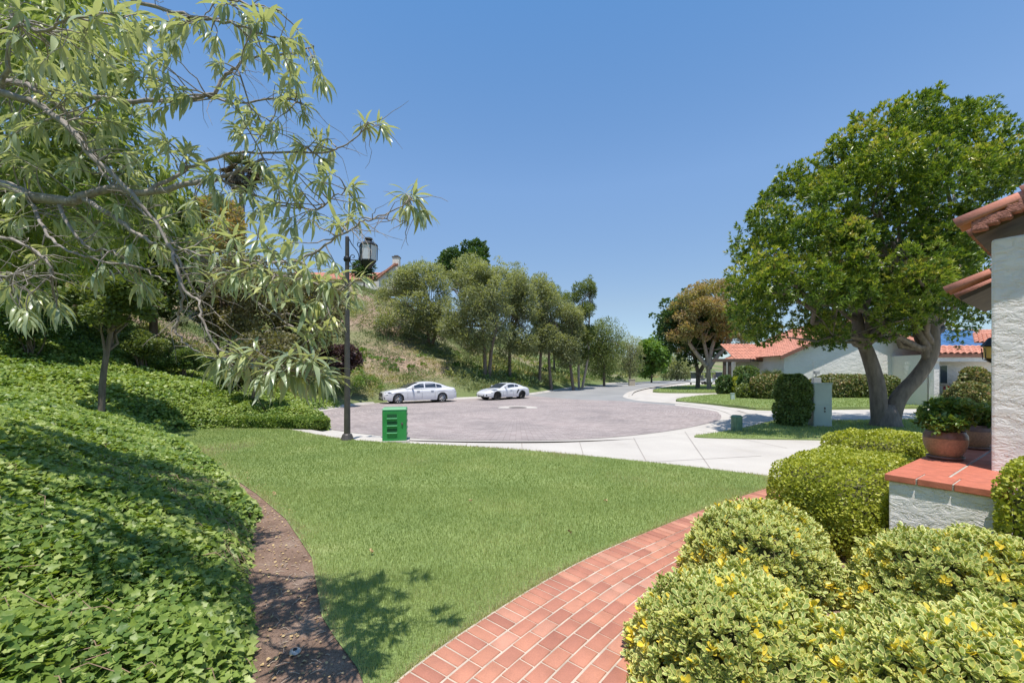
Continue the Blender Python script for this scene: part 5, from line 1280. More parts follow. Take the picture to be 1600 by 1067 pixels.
def gh_hedge(label, x0, x1, ytop, ybase, D, depth, mat, n, ls, name='clipped_hedge', cat='hedge', rn=5, rz=0, group=None, lump=.12):
    z0 = float(land_z(D)); top = CH - (ytop - HZ) / F * D; cx_ = ((x0 + x1) / 2 - CX) / F * D
    return hedge(name, label, cat, (cx_, D + depth / 2, z0), ((x1 - x0) / F * D, depth, top - z0), rz, mat, n, ls, roundness=rn, lump=lump, group=group)
Dc = G(1246, 668).y
gh_hedge('tall dark clipped bush beside the pale green electrical cabinet', 1229, 1272, 588, 668, Dc, .75, 'hedge', 9000, (.05, .085), 'clipped_bush', 'bush', 3.6, lump=.09)
gh_hedge('long clipped hedge in front of the gable wall, right of the electrical cabinet', 1281, 1412, 587, 616, 31.5, 1.4, 'redhedge', 9000, (.10, .17), lump=.1)
gh_hedge('clipped hedge with reddish tips left of the dark bush', 1188, 1262, 587, 617, 30.0, 1.6, 'redhedge', 7000, (.10, .17), lump=.1, rn=4)
gh_hedge('upper clipped hedge block in front of the porch of the tiled house', 1158, 1188, 573, 602, 36.5, 1.3, 'hedge', 3000, (.12, .2), lump=.08)
gh_hedge('lower dark clipped hedge block below the porch hedge', 1162, 1187, 586, 607, 33.5, 1.0, 'dark', 2600, (.12, .2), lump=.08)
gh_hedge('dark rounded shrub right of the bronze tree trunk', 1127, 1152, 588, 604, 37, 1.3, 'dark', 2600, (.12, .2), 'round_shrub', 'shrub', 2.6)
gh_hedge('bright lime green shrub between the dark shrub and the porch hedge', 1150, 1166, 590, 604, 36.5, 1.0, 'box', 1800, (.12, .2), 'round_shrub', 'shrub', 2.4)
gh_hedge('loose olive green groundcover shrub below the lower porch hedge', 1158, 1192, 602, 612, 31, 1.2, 'olive', 1800, (.1, .18), 'low_shrub', 'shrub', 2.4)
gh_hedge('mixed olive shrub behind the second pot at the right', 1513, 1560, 600, 640, 17.5, 1.2, 'redhedge', 5000, (.06, .11), 'round_shrub', 'shrub', 2.6)
gh_hedge('small grey green shrub at the foot of the strappy plants', 1440, 1462, 603, 615, 24, .8, 'willow', 900, (.08, .14), 'low_shrub', 'shrub', 2.3)
gh_hedge('dark shrub at the far right behind the strappy plants beneath the eave', 1520, 1560, 575, 610, 21, 1.0, 'redhedge', 2600, (.1, .15), 'round_shrub', 'shrub', 2.6)
# red flower pot by the porch
q = G(1155, 603); q = Vector(((1155 - CX) / F * 38.3, 38.3, float(land_z(38)))); rp = thing('flower_pot', 'dark red glazed pot standing by the porch wall', 'pot', q)
mb = MB(); mb.lathe([(0, 0), (.28, 0), (.42, .45), (.46, .75), (.40, .98), (.44, 1.05), (.38, 1.05), (.36, .9), (0, .88)], 20); mb.build('pot', M['red'], rp, smooth=True)
# strappy plants with red flowers
def strap(label, x, D, ybase, r, n, L_=(.6, 1.1), fl=False, mat='strap'):
    z = float(land_z(D)); c = Vector(((x - CX) / F * D, D, z)); root = thing('strappy_plant', label, 'plant', c, 0, 'strappy plants in the bed before the neighbouring house')
    p = np.array(c) + np.column_stack([rng.uniform(-r, r, n), rng.uniform(-r * .6, r * .6, n), np.zeros(n)]); ax = rnd_dir(n) * .75; ax[:, 2] = 1.1
    scatter('leaf_blades', lance(.09, 4, .6), p, ax, rnd_dir(n), rng.uniform(*L_, n), M[mat], root)
    if fl:
        m_ = 120; cc = np.array(c) + np.array([fl * r, -.3, L_[1] * .75]); scatter('flower_head', DIA, cc + rng.normal(size=(m_, 3)) * .13, rnd_dir(m_), rnd_dir(m_), rng.uniform(.06, .11, m_), M['redfl'], root)
strap('strappy green plant closest to the tree fork at the left of the bed', 1446, 25, 615, .8, 150, (.6, 1.15))
strap('strappy green plant with red flowers under the window', 1478, 23, 612, .8, 170, (.6, 1.25), -.5)
strap('tall strappy green plant right of the red flowers', 1507, 21.5, 612, .8, 190, (.8, 1.5))
strap('strappy green plant half behind the clay pots', 1530, 20, 612, .7, 150, (.7, 1.3))
# fan palm shrub
def fanpalm(name, label, cat, c, h, n, fl, rad, mat='palm', trunk=None, down=False, nleaf=22, group=None, tr=.15):
    c = Vector(c); root = thing(name, label, cat, c, 0, group); mb = MB(); mb.tube([c + Vector((0, 0, -.2)), c + Vector((0, 0, h * .5)), c + Vector((0, 0, h))], [tr * 1.2, tr, tr], 9, caps=False); mb.build('trunk', M['bark'], root, smooth=True, world=True)
    P = []; A_ = []; N_ = []; S_ = []; mb = MB(); dead = []
    for i in range(n):
        th = i * 2.4; el = random.uniform(-.3, 1.35) if not down else random.uniform(-1.5, .75); d = Vector((math.cos(th) * math.cos(el), math.sin(th) * math.cos(el), math.sin(el)))
        st_ = c + Vector((0, 0, h)); e = st_ + d * rad * random.uniform(.7, 1); mb.tube([st_, e], [.02, .012], 4)
        side = d.cross(Vector((0, 0, 1))); side.normalize(); up_ = side.cross(d)
        for j in range(nleaf):
            a = (j / (nleaf - 1) - .5) * 3.6; v = d * math.cos(a) + side * math.sin(a); P.append(e); A_.append(v + up_ * .1); N_.append(up_); S_.append(fl * (1 - .25 * abs(a) / 1.8)); dead.append(el < (.25 if down else -.35))
    mb.build('frond_stalk', M['deadpalm'] if down else M[mat], root, world=True)
    dead = np.array(dead); P, A_, N_, S_ = map(np.array, (P, A_, N_, S_))
    lc = (np.array([(0, 0, 0), (.055, .5, 0), (0, 1, -.12), (-.055, .5, 0)]), np.array([(0, 1, 2), (0, 2, 3)]), None)
    if (~dead).any(): scatter('fronds', lc, P[~dead], A_[~dead], N_[~dead], S_[~dead], M[mat], root)
    if dead.any(): scatter('dry_fronds', lc, P[dead], A_[dead] - np.array([0, 0, .6]), N_[dead], S_[dead], M['deadpalm'], root)
    return root
q = G(1205, 604); fanpalm('fan_palm', 'bushy grey green fan palm in front of the gable wall left corner', 'palm', ((1206 - CX) / F * 35, 35.0, float(land_z(35))), 1.0, 26, .85, .75, tr=.2)
# distant tall palm
tp = W(378, 272, 52); tz_ = float(terr(tp.x, 52)[0]); fanpalm('palm_tree', 'tall distant palm with a skirt of dry brown fronds rising behind the left branches', 'palm', (tp.x, 52, tz_), tp.z - tz_ + .3, 70, 1.6, 1.5, down=True, nleaf=16, tr=.32)
q = on_terr(569, 56); q2 = W(569, 440, 56); 
tree('spiky_shrub', 'spiky dark green yucca-like shrub beside the hilltop house roof', 'shrub', [(551, 440), (549, 420), (556, 409), (570, 405), (582, 410), (588, 424), (586, 440)], 56, .8, [[(569, 448), (569, 432)]], 'dark', npuff=14, pr=(.5, .9), nleaf=2600, lsize=(.3, .6), tm=SLIM, nlimb=5)

# ================================================================== TREES
# big round-headed tree on the right island
big = [(1135, 512), (1128, 478), (1140, 440), (1137, 395), (1150, 352), (1180, 322), (1196, 296), (1222, 262), (1255, 246), (1290, 238), (1298, 208), (1330, 196), (1345, 170), (1385, 160), (1400, 148), (1440, 146), (1462, 138), (1480, 156), (1515, 158), (1552, 150), (1560, 180), (1592, 186), (1590, 214), (1608, 236), (1600, 275), (1588, 300), (1578, 350), (1560, 400), (1548, 440), (1545, 500), (1500, 540), (1470, 548), (1430, 520), (1405, 540), (1380, 540), (1350, 545), (1320, 542), (1296, 552), (1262, 540), (1225, 535), (1195, 545), (1160, 538)]
Db = G(1385, 668).y + .2
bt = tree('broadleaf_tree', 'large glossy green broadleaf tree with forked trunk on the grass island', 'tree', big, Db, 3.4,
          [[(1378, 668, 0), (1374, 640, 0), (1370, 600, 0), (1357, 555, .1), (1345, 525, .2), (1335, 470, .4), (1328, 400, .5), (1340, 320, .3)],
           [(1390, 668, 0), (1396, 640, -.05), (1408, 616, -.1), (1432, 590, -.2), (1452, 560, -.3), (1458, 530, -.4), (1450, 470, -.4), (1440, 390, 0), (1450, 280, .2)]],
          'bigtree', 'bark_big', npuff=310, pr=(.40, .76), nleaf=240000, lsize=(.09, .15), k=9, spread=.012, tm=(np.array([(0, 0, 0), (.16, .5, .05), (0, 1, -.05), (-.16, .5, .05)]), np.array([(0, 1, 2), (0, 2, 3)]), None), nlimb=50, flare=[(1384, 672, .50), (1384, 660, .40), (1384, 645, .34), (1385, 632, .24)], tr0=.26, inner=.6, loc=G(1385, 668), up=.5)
# bronze tree (pale multi-limbed trunk) and darker one behind
Dm = G(1107, 608).y
tree('bronze_leaf_tree', 'rounded tree with bronze-tinted crown and pale bare limbs on the far lawn', 'tree',
     [(1046, 540), (1034, 515), (1040, 490), (1052, 464), (1075, 444), (1100, 436), (1135, 434), (1162, 446), (1180, 475), (1186, 505), (1176, 535), (1158, 552), (1130, 540), (1110, 530), (1085, 548), (1060, 552)], Dm, 3.2,
     [[(1108, 609), (1107, 585), (1106, 565), (1100, 535), (1094, 505), (1092, 478)], [(1107, 575), (1112, 545), (1122, 515), (1128, 485)], [(1104, 570), (1085, 548), (1070, 525), (1060, 500)], [(1108, 572), (1122, 555), (1140, 535), (1150, 505)]],
     'bronze', 'bark_pale', npuff=170, pr=(.5, 1.1), nleaf=32000, lsize=(.12, .22), nlimb=60, tr0=.27, inner=.1, fork=.5)
D_ = Dm + 2.5
tree('dark_tree', 'dark green tree standing behind and left of the bronze-leafed tree', 'tree',
     [(1018, 500), (1022, 478), (1040, 462), (1075, 455), (1110, 470), (1135, 510), (1140, 548), (1120, 570), (1098, 562), (1075, 575), (1052, 560), (1040, 545), (1025, 528)], D_, 3.0,
     [[(1090, 607), (1090, 580), (1082, 550), (1070, 520)], [(1090, 585), (1105, 560), (1115, 530)]], 'dark', 'bark', npuff=60, pr=(.9, 1.6), nleaf=15000, lsize=(.22, .38), nlimb=16, tr0=.28, inner=.5)

# trees along the hillside road; outlines from their own distance
def hill_tree(label, poly, D, mat, trunks, name='pepper_tree', n=9000, pn=46, ls=(.20, .38), pr=(.6, 1.25), tm=SLIM, droop=.25, th=None, k=1, tr=.2, group='grey-green trees along the slope above the road', inner=.4, flat=.9, cat='tree', barkm='bark'):
    w_ = (max(p[0] for p in poly) - min(p[0] for p in poly)) / F * D
    cx_, cy_ = np.mean([p[0] for p in poly]), np.mean([p[1] for p in poly]); gsc = 1.07 if name in ('pepper_tree', 'eucalyptus_tree', 'pine_tree') else 1.0
    poly = [(cx_ + (p[0] - cx_) * gsc, cy_ + (p[1] - cy_) * gsc) for p in smooth_poly(poly, 2)]; poly = [(x_ + random.uniform(-4, 4) * (gsc > 1), y_ + random.uniform(-4, 4) * (gsc > 1)) for x_, y_ in poly]
    if name == 'pepper_tree': pn = int(pn * 1.9)
    tk = []
    for tp in trunks:
        x0 = tp[0][0]; g0 = on_terr(x0, D); yb = HZ - (g0.z - CH) * F / D; rest = [p for p in tp[1:] if p[1] < yb - 3]; tk.append([(x0, yb + 2)] + (rest or [(x0, yb - 8)]))
    return tree(name, label, cat, poly, D, th or w_ * .38, tk, mat, barkm, npuff=pn, pr=pr, nleaf=n, lsize=ls, k=k, tm=tm, group=group, droop=droop, nlimb=max(8, pn // 4), tr0=tr, inner=inner, flat=flat)
hill_tree('wide grey-green weeping tree on the slope directly right of the lamp post', [(588, 512), (592, 470), (600, 440), (618, 425), (640, 412), (668, 408), (690, 420), (700, 450), (705, 490), (700, 520), (680, 535), (660, 520), (640, 530), (615, 520)], 44, 'willow', [[(670, 545), (668, 515), (655, 480)], [(672, 545), (684, 510), (688, 470)]], n=27200, pn=80)
hill_tree('tall grey-green tree with double dark trunk above the sports coupe', [(690, 545), (688, 505), (700, 470), (698, 435), (715, 412), (740, 402), (762, 412), (780, 408), (795, 430), (798, 470), (800, 510), (790, 545), (770, 540), (745, 556), (715, 535)], 39, 'willow', [[(758, 575), (757, 545), (752, 500), (745, 460)], [(764, 576), (768, 545), (775, 510), (772, 460)]], n=30400, pn=80)
hill_tree('full grey-green tree right of the double-trunk tree', [(775, 560), (782, 520), (788, 470), (785, 430), (798, 410), (812, 418), (830, 440), (838, 480), (842, 520), (838, 555), (815, 550), (798, 565)], 43, 'willow', [[(797, 570), (797, 540), (808, 500)]], n=20800, pn=60)
hill_tree('loose grey-green tree with a leaning trunk in the middle of the row', [(826, 560), (828, 520), (832, 470), (828, 440), (845, 430), (862, 440), (872, 470), (880, 510), (878, 545), (862, 556), (845, 548)], 46, 'willow', [[(843, 575), (846, 545), (858, 515)], [(862, 577), (858, 545), (872, 510)]], n=17600, pn=60)
hill_tree('slender dark eucalyptus with tall wispy crown', [(884, 500), (882, 460), (893, 452), (904, 436), (914, 440), (924, 436), (931, 450), (928, 480), (934, 500), (926, 530), (924, 560), (914, 580), (900, 570), (892, 540)], 50, 'olive', [[(905, 592), (904, 560), (908, 520), (910, 470)], [(908, 593), (918, 560), (920, 520), (922, 460)]], name='eucalyptus_tree', n=17000, pr=(.6, 1.2), tr=.17, barkm='bark_pale')
hill_tree('pale grey-green tree in front of the slender eucalyptus', [(872, 570), (868, 530), (872, 500), (880, 478), (895, 476), (908, 490), (910, 530), (906, 562), (892, 572)], 47, 'willow', [[(897, 592), (890, 560), (888, 520)]], n=15000, pr=(.8, 1.4))
hill_tree('medium green tree right of the eucalyptus', [(920, 580), (916, 545), (922, 510), (935, 498), (955, 496), (972, 505), (976, 530), (972, 560), (958, 582), (938, 585)], 58, 'olive', [[(944, 595), (944, 565), (946, 530)]], n=14000, pr=(.9, 1.7))
hill_tree('small grey-green tree above the beige utility box', [(966, 582), (968, 548), (975, 528), (990, 524), (1002, 535), (1004, 560), (1000, 580), (985, 586)], 66, 'willow', [[(984, 592), (984, 565)]], n=5000, pr=(.9, 1.5))
hill_tree('bright green tree at the end of the row left of the dark tree', [(995, 582), (994, 550), (1004, 530), (1022, 524), (1040, 535), (1048, 555), (1042, 578), (1025, 585), (1008, 588)], 76, 'bright', [[(1018, 594), (1018, 570)]], name='broadleaf_tree', n=6500, pr=(1.0, 1.8), tm=DIA, ls=(.35, .6))
hill_tree('rounded grey-green bush tree farthest along the road', [(1036, 588), (1040, 562), (1055, 552), (1072, 558), (1080, 575), (1076, 590), (1055, 593)], 92, 'willow', [[(1058, 595), (1058, 578)]], n=4500, pr=(1.1, 2.0), ls=(.4, .8))
hill_tree('dark rounded pine rising behind the row of grey-green trees', [(686, 430), (688, 404), (700, 388), (720, 379), (745, 378), (760, 392), (766, 415), (764, 440), (720, 450)], 70, 'dark', [[(725, 470), (725, 430)]], name='pine_tree', n=9000, pr=(.9, 1.7), tm=DIA, ls=(.3, .55), droop=0, group=None)
# second rank filling the crest behind
hill_tree('soft green tree on the crest behind the middle of the row', [(835, 520), (838, 470), (850, 448), (880, 452), (893, 480), (900, 520), (880, 545), (850, 545)], 60, 'olive', [[(866, 570), (866, 520)]], n=15000)
hill_tree('low dark green trees mass behind the eucalyptus trunk', [(900, 570), (905, 540), (925, 520), (960, 520), (985, 540), (985, 575), (940, 585)], 74, 'olive', [[(940, 590), (940, 560)]], name='broadleaf_tree', n=6000, ls=(.3, .5))

# left hillside behind the foreground tree
hill_tree('tangled brownish shrub tree on the left of the slope', [(290, 520), (285, 470), (300, 430), (340, 400), (385, 392), (420, 410), (430, 460), (425, 510), (395, 530), (340, 535)], 21, 'brown', [[(340, 545), (342, 500), (350, 450)], [(345, 545), (365, 500), (380, 450)]], name='brown_shrub', cat='shrub', n=16000, ls=(.08, .16), pr=(.35, .8), tr=.08, tm=DIA, droop=0, pn=70, group=None, inner=.3)
hill_tree('tangled brownish shrub tree left of the lamp post', [(405, 540), (410, 490), (425, 450), (455, 432), (500, 430), (535, 445), (545, 490), (535, 530), (490, 552), (440, 550)], 24, 'brown', [[(470, 565), (470, 520), (455, 480)], [(474, 565), (490, 520), (505, 480)]], name='brown_shrub', cat='shrub', n=16000, ls=(.08, .17), pr=(.4, .9), tr=.08, tm=DIA, droop=0, pn=70, group=None, inner=.3)
hill_tree('dark purple-leafed shrub behind the lamp post', [(500, 582), (498, 560), (510, 544), (535, 538), (560, 545), (566, 565), (560, 585), (530, 590)], 27, 'purple', [[(530, 590), (530, 565)]], name='purple_shrub', cat='shrub', n=5000, ls=(.10, .18), pr=(.35, .7), tr=.06, tm=DIA, droop=0, pn=30, group=None)
hill_tree('bright green mounded shrub right of the lamp post near the sedan', [(546, 618), (546, 598), (558, 586), (575, 583), (592, 590), (600, 606), (596, 622), (570, 624)], 30.8, 'bright', [[(573, 622), (573, 605)]], name='green_shrub', cat='shrub', n=7000, ls=(.10, .18), pr=(.4, .7), tr=.05, tm=SLIM, droop=.1, pn=34, group=None)
hill_tree('dense green tree covering the upper left hillside', [(-60, 470), (-60, 330), (-20, 250), (60, 230), (130, 250), (190, 300), (210, 360), (205, 430), (170, 470), (80, 480), (0, 490)], 17, 'bright', [[(60, 520), (62, 470), (70, 400), (80, 330)]], name='broadleaf_tree', n=26000, ls=(.14, .26), pr=(.6, 1.2), tm=DIA, droop=.1, pn=90, group=None, th=2.5)
hill_tree('mid green tree on the hillside behind the thin trunk', [(170, 480), (165, 410), (185, 340), (230, 300), (280, 310), (310, 360), (315, 430), (300, 480), (240, 500)], 20, 'olive', [[(240, 530), (240, 470), (242, 400)]], name='broadleaf_tree', n=20000, ls=(.14, .24), pr=(.6, 1.1), tm=DIA, droop=.1, pn=70, group=None, th=2.0)
hill_tree('reddish brown dried shrub high on the left hillside', [(265, 400), (262, 350), (285, 320), (330, 305), (372, 318), (385, 350), (375, 395), (320, 410)], 30, 'bronze', [[(320, 440), (320, 400), (325, 360)]], name='brown_shrub', cat='shrub', n=9000, ls=(.14, .26), pr=(.5, 1.1), tr=.1, tm=DIA, droop=0, pn=46, group=None, inner=.3)
# two small trees with bare slanting trunks in the ivy
def small_tree(label, base_px, D, path, poly, mat, n, tr=.07, th=1.0, **k):
    g0 = on_terr(base_px, D); yb = HZ - (g0.z - CH) * F / D
    return tree('small_tree', label, 'tree', poly, D, th, [[(base_px, yb + 1)] + path], mat, 'bark', npuff=60, pr=(.18, .42), nleaf=n, lsize=(.06, .12), nlimb=20, tr0=tr, inner=.35, **k)
small_tree('small olive tree with a smooth leaning trunk rising from the ivy at left', 158, 11, [(160, 600), (167, 550), (175, 508), (178, 470)], [(85, 500), (80, 460), (105, 430), (150, 410), (200, 415), (245, 440), (262, 480), (245, 512), (205, 500), (170, 515), (125, 505)], 'olive', 12000, .085)
small_tree('small brownish tree with a slanting trunk behind the low ivy hedge', 390, 14.5, [(396, 615), (405, 590), (412, 560)], [(352, 590), (350, 560), (370, 530), (410, 510), (455, 520), (480, 545), (478, 580), (450, 598), (415, 600), (380, 602)], 'brown', 9000, .07)
def ball(label, x, D, wpx, hpx, mat, n, ls=(.05, .09), name='round_shrub', stem=.25):
    g0 = on_terr(x, D); w_, h_ = wpx / F * D, hpx / F * D; sh_ = h_ * stem
    root = thing(name, label, 'shrub', g0, 0, None)
    cen = []; rr_ = []
    for _ in range(38):
        d = rnd_dir(1)[0]; q = random.random() ** .5; cen.append((g0.x + d[0] * w_ * .36 * q, g0.y + d[1] * w_ * .36 * q, g0.z + sh_ + (h_ - sh_) * .5 + d[2] * (h_ - sh_) * .36 * q)); rr_.append(random.uniform(.12, .2) * w_ * .9)
    pos, ax, nr, tin = leaf_cloud(np.array(cen), np.array(rr_), n); scatter('foliage', DIA, pos, ax, nr, rng.uniform(*ls, len(pos)), M[mat], root, tin)
    mb = MB()
    for i in range(9): limb(mb, g0 + Vector((random.uniform(-.06, .06), random.uniform(-.06, .06), -.1)), cen[i * 4], .028, .01, .12, 5, 5)
    mb.build('stems', M['bark'], root, smooth=True, world=True)
ball('large dark clipped shrub at the far left edge above the ivy', 50, 14, 120, 112, 'dark', 16000, stem=.15)
ball('open rounded shrub with visible stems right of the thin trunk', 224, 16.5, 82, 66, 'olive', 9000)
ball('small neat rounded shrub in the ivy, second from the thin trunk', 292, 17.5, 62, 52, 'hedge', 7000)
ball('small dark rounded shrub left of the slanting brownish trunk', 368, 15.5, 56, 52, 'dark', 5500)

# ================================================================== FOREGROUND TREE (long narrow leaves)
ft = thing('long_leafed_tree', 'near tree reaching in from the left with long narrow silvery green leaves', 'tree', (-5.6, 2.6, float(terr(-5.6, 2.6)[0])))
tb = MB(); node_pts = []
def branch(pts, r0, r1, reg=True, n=7, sub=5, jit=.008):
    w_ = [tuple(W(p[0], p[1], p[2])) for p in pts]; sp = smooth_poly(w_, sub, False); m_ = len(sp)
    sp = [Vector(p) + Vector([random.uniform(-jit, jit) for _ in range(3)]) * (1 if 0 < i < m_ - 1 else 0) for i, p in enumerate(sp)]
    rad = [(r0 + (r1 - r0) * (i / (m_ - 1)) ** .8) * random.uniform(.93, 1.07) for i in range(m_)]; tb.tube(sp, rad, n, caps=True)
    if reg: node_pts.extend([(p, rad[i]) for i, p in enumerate(sp) if p.x > -1.35 * p.y])
    return sp
# trunk outside the frame on the left
g0 = Vector((-5.6, 2.6, float(terr(-5.6, 2.6)[0])))
tr_ = [tuple(g0 + Vector((0, 0, -.2))), (-5.5, 2.6, 1.4), (-5.2, 2.6, 2.4), (-4.9, 2.7, 3.4), (-4.7, 2.9, 4.6)]
tb.tube(smooth_poly(tr_, 4, False), [.16 - .005 * i for i in range(17)], 10)
Pw = lambda v: (v[0] / v[1] * F + CX, HZ - (v[2] - CH) / v[1] * F, v[1])
t_lo = Pw((-5.2, 2.6, 2.4)); t_hi = Pw((-4.9, 2.7, 3.4)); t_top = Pw((-4.75, 2.85, 4.4)); t_base = Pw((-5.45, 2.6, 1.6))
branch([t_lo, (-120, 300, 2.5), (0, 289, 2.45), (44, 306, 2.4), (109, 315, 2.35), (131, 306, 2.35), (175, 295, 2.35), (228, 302, 2.4), (306, 285, 2.45), (341, 280, 2.5), (381, 263, 2.5), (412, 248, 2.55)], .042, .007, jit=.004)
branch([t_hi, (-90, 110, 2.5), (0, 144, 2.3), (57, 162, 2.25), (109, 201, 2.2), (144, 245, 2.2), (193, 289, 2.2), (236, 337, 2.2), (263, 381, 2.2), (285, 420, 2.2), (310, 467, 2.25)], .026, .004, jit=.006)
branch([t_hi, (-60, 150, 2.7), (0, 128, 2.5), (57, 140, 2.4), (100, 175, 2.4), (130, 215, 2.4), (160, 270, 2.4), (200, 310, 2.4), (240, 350, 2.4), (300, 400, 2.4), (350, 420, 2.4)], .018, .004)
branch([(131, 312, 2.35), (188, 346, 2.3), (210, 363, 2.3), (245, 381, 2.25), (300, 395, 2.2), (360, 410, 2.2)], .016, .004)
branch([t_hi, (-40, 130, 3.0), (60, 135, 2.9), (131, 151, 2.8), (228, 158, 2.7), (324, 151, 2.6), (350, 120, 2.6), (372, 105, 2.55), (385, 92, 2.5), (460, 83, 2.45), (490, 72, 2.4)], .024, .003)
branch([(324, 151, 2.6), (376, 162, 2.6), (438, 155, 2.55), (470, 160, 2.5)], .008, .003)
branch([(372, 110, 2.55), (400, 190, 2.6), (415, 215, 2.6), (425, 185, 2.6), (436, 160, 2.6)], .005, .003)
branch([(228, 302, 2.4), (280, 271, 2.5), (306, 258, 2.5), (363, 239, 2.55), (416, 239, 2.6), (503, 239, 2.6), (534, 230, 2.6), (565, 206, 2.6), (574, 190, 2.6)], .012, .0025)
branch([(341, 280, 2.5), (394, 302, 2.55), (438, 320, 2.55), (495, 326, 2.5), (521, 306, 2.5), (545, 300, 2.5)], .009, .003)
branch([(360, 400, 2.2), (430, 412, 2.2), (480, 400, 2.2), (525, 372, 2.2), (560, 350, 2.2), (582, 343, 2.2), (626, 322, 2.2), (640, 312, 2.2)], .008, .0025)
branch([(582, 343, 2.2), (610, 343, 2.2), (636, 346, 2.2)], .004, .002)
branch([(44, 310, 2.4), (66, 350, 2.3), (88, 381, 2.25), (144, 403, 2.2), (219, 420, 2.2), (260, 440, 2.2)], .011, .003)
branch([(92, 318, 2.36), (114, 363, 2.3), (144, 390, 2.3), (175, 394, 2.3), (219, 420, 2.3), (270, 405, 2.3)], .010, .003)
branch([t_base, (-100, 350, 2.4), (0, 370, 2.2), (40, 385, 2.15), (75, 410, 2.1), (80, 430, 2.1)], .015, .004)
branch([t_base, (-80, 420, 2.3), (0, 432, 2.1), (40, 420, 2.1), (70, 400, 2.1)], .010, .003)
branch([(263, 381, 2.2), (284, 452, 2.2), (277, 496, 2.2), (277, 519, 2.2), (296, 541, 2.2), (330, 560, 2.15), (370, 575, 2.1)], .009, .003)
branch([(270, 395, 2.2), (287, 455, 2.15), (312, 471, 2.15), (315, 500, 2.1), (338, 541, 2.1), (375, 560, 2.05), (430, 575, 2.0), (490, 585, 2.0)], .009, .003)
branch([(300, 400, 2.4), (350, 420, 2.35), (400, 470, 2.3), (440, 500, 2.25), (480, 520, 2.2), (505, 530, 2.2)], .008, .003)
branch([(310, 467, 2.25), (340, 440, 2.25), (380, 420, 2.2), (440, 430, 2.2), (500, 445, 2.2), (545, 455, 2.2)], .008, .003)
branch([t_top, (40, -60, 2.6), (150, -20, 2.5), (230, 10, 2.4), (300, 25, 2.3), (350, 35, 2.2), (400, 50, 2.15), (440, 65, 2.1)], .018, .003)
branch([t_top, (100, -120, 2.4), (250, -60, 2.3), (330, -10, 2.2), (400, 10, 2.1), (440, 20, 2.1)], .014, .003)
branch([t_hi, (-20, 60, 2.2), (20, 30, 2.0), (60, 50, 1.9), (100, 35, 1.85), (150, 20, 1.8)], .014, .003)
branch([(0, 144, 2.3), (15, 80, 2.2), (20, 20, 2.2), (5, -30, 2.2)], .013, .005)
# fine bare twigs
for _ in range(420):
    p, rd = random.choice(node_pts)
    if p.z < 1.5: continue
    e = p + Vector((random.uniform(-.12, .3), random.uniform(-.2, .2), random.uniform(-.26, .12))); limb(tb, p, e, .0026, .0009, .25, 4, 5, .05)
# leafy shoots: (pixel x, y, depth)
tips = [(345, 8, 2.1), (425, 18, 2.1), (400, 35, 2.1), (440, 62, 2.1), (470, 58, 2.2), (492, 92, 2.4), (456, 100, 2.4), (340, 100, 2.4), (380, 85, 2.4), (500, 128, 2.5), (440, 150, 2.5), (478, 165, 2.5), (400, 178, 2.5), (372, 200, 2.5), (468, 228, 2.6), (495, 215, 2.6), (505, 250, 2.6),
        (572, 192, 2.6), (600, 200, 2.6), (545, 296, 2.5), (560, 318, 2.5), (648, 306, 2.2), (640, 322, 2.2), (658, 330, 2.2), (560, 345, 2.3), (430, 285, 2.5), (470, 300, 2.5), (410, 258, 2.5), (340, 305, 2.4), (395, 335, 2.3), (440, 345, 2.3), (350, 345, 2.3), (300, 330, 2.4),
        (500, 395, 2.2), (525, 415, 2.2), (370, 395, 2.2), (415, 385, 2.2), (415, 425, 2.2), (450, 405, 2.2), (475, 435, 2.2), (568, 432, 2.2), (545, 465, 2.2), (500, 475, 2.2), (460, 455, 2.2), (310, 380, 2.3), (260, 340, 2.4), (250, 390, 2.3), (300, 420, 2.3), (340, 440, 2.3), (380, 440, 2.2),
        (505, 515, 2.1), (485, 505, 2.15), (520, 500, 2.15), (385, 560, 2.0), (355, 580, 2.0), (430, 565, 2.0), (470, 590, 2.0), (500, 590, 2.0), (510, 575, 2.0), (455, 575, 2.0), (400, 580, 2.05),
        (240, 90, 2.3), (200, 60, 2.2), (270, 70, 2.3), (250, 130, 2.5), (290, 150, 2.5), (230, 170, 2.5), (260, 220, 2.5), (290, 235, 2.5), (210, 240, 2.4), (170, 190, 2.4), (110, 150, 2.3), (130, 105, 2.2), (60, 95, 2.1), (30, 60, 2.0), (90, 60, 1.9), (150, 30, 1.8), (180, 20, 1.9), (100, 20, 1.85), (30, 15, 1.9), (230, 30, 2.1), (280, 30, 2.2), (130, 55, 2.0), (60, 200, 2.3), (20, 230, 2.3), (120, 250, 2.4), (60, 260, 2.4),
        (30, 340, 2.3), (60, 400, 2.2), (20, 470, 2.2), (110, 345, 2.4), (150, 360, 2.4), (190, 330, 2.4), (200, 400, 2.3), (160, 430, 2.3), (230, 450, 2.3), (60, 465, 2.2), (90, 480, 2.2), (15, 300, 2.3), (240, 300, 2.5), (200, 270, 2.5), (40, 500, 2.1), (10, 440, 2.1)]
tips += [(x_, y_, 1.95) for x_, y_ in [(365, 370), (400, 365), (425, 392), (450, 380), (390, 420), (440, 440), (480, 420), (500, 440), (470, 470), (520, 450), (410, 455), (360, 430), (330, 395), (375, 575), (410, 590), (450, 555), (395, 545), (440, 590), (490, 560), (515, 592), (340, 560)]]
tips += [(x_, y_, 2.3) for x_, y_ in [(120, 130), (160, 80), (200, 120), (70, 150), (40, 110), (180, 150), (100, 200), (150, 220), (30, 180), (330, 60), (310, 30), (420, 90), (380, 40), (460, 130), (360, 150), (420, 200), (450, 270), (500, 285), (330, 270), (380, 300), (480, 340), (520, 345), (420, 320)]]
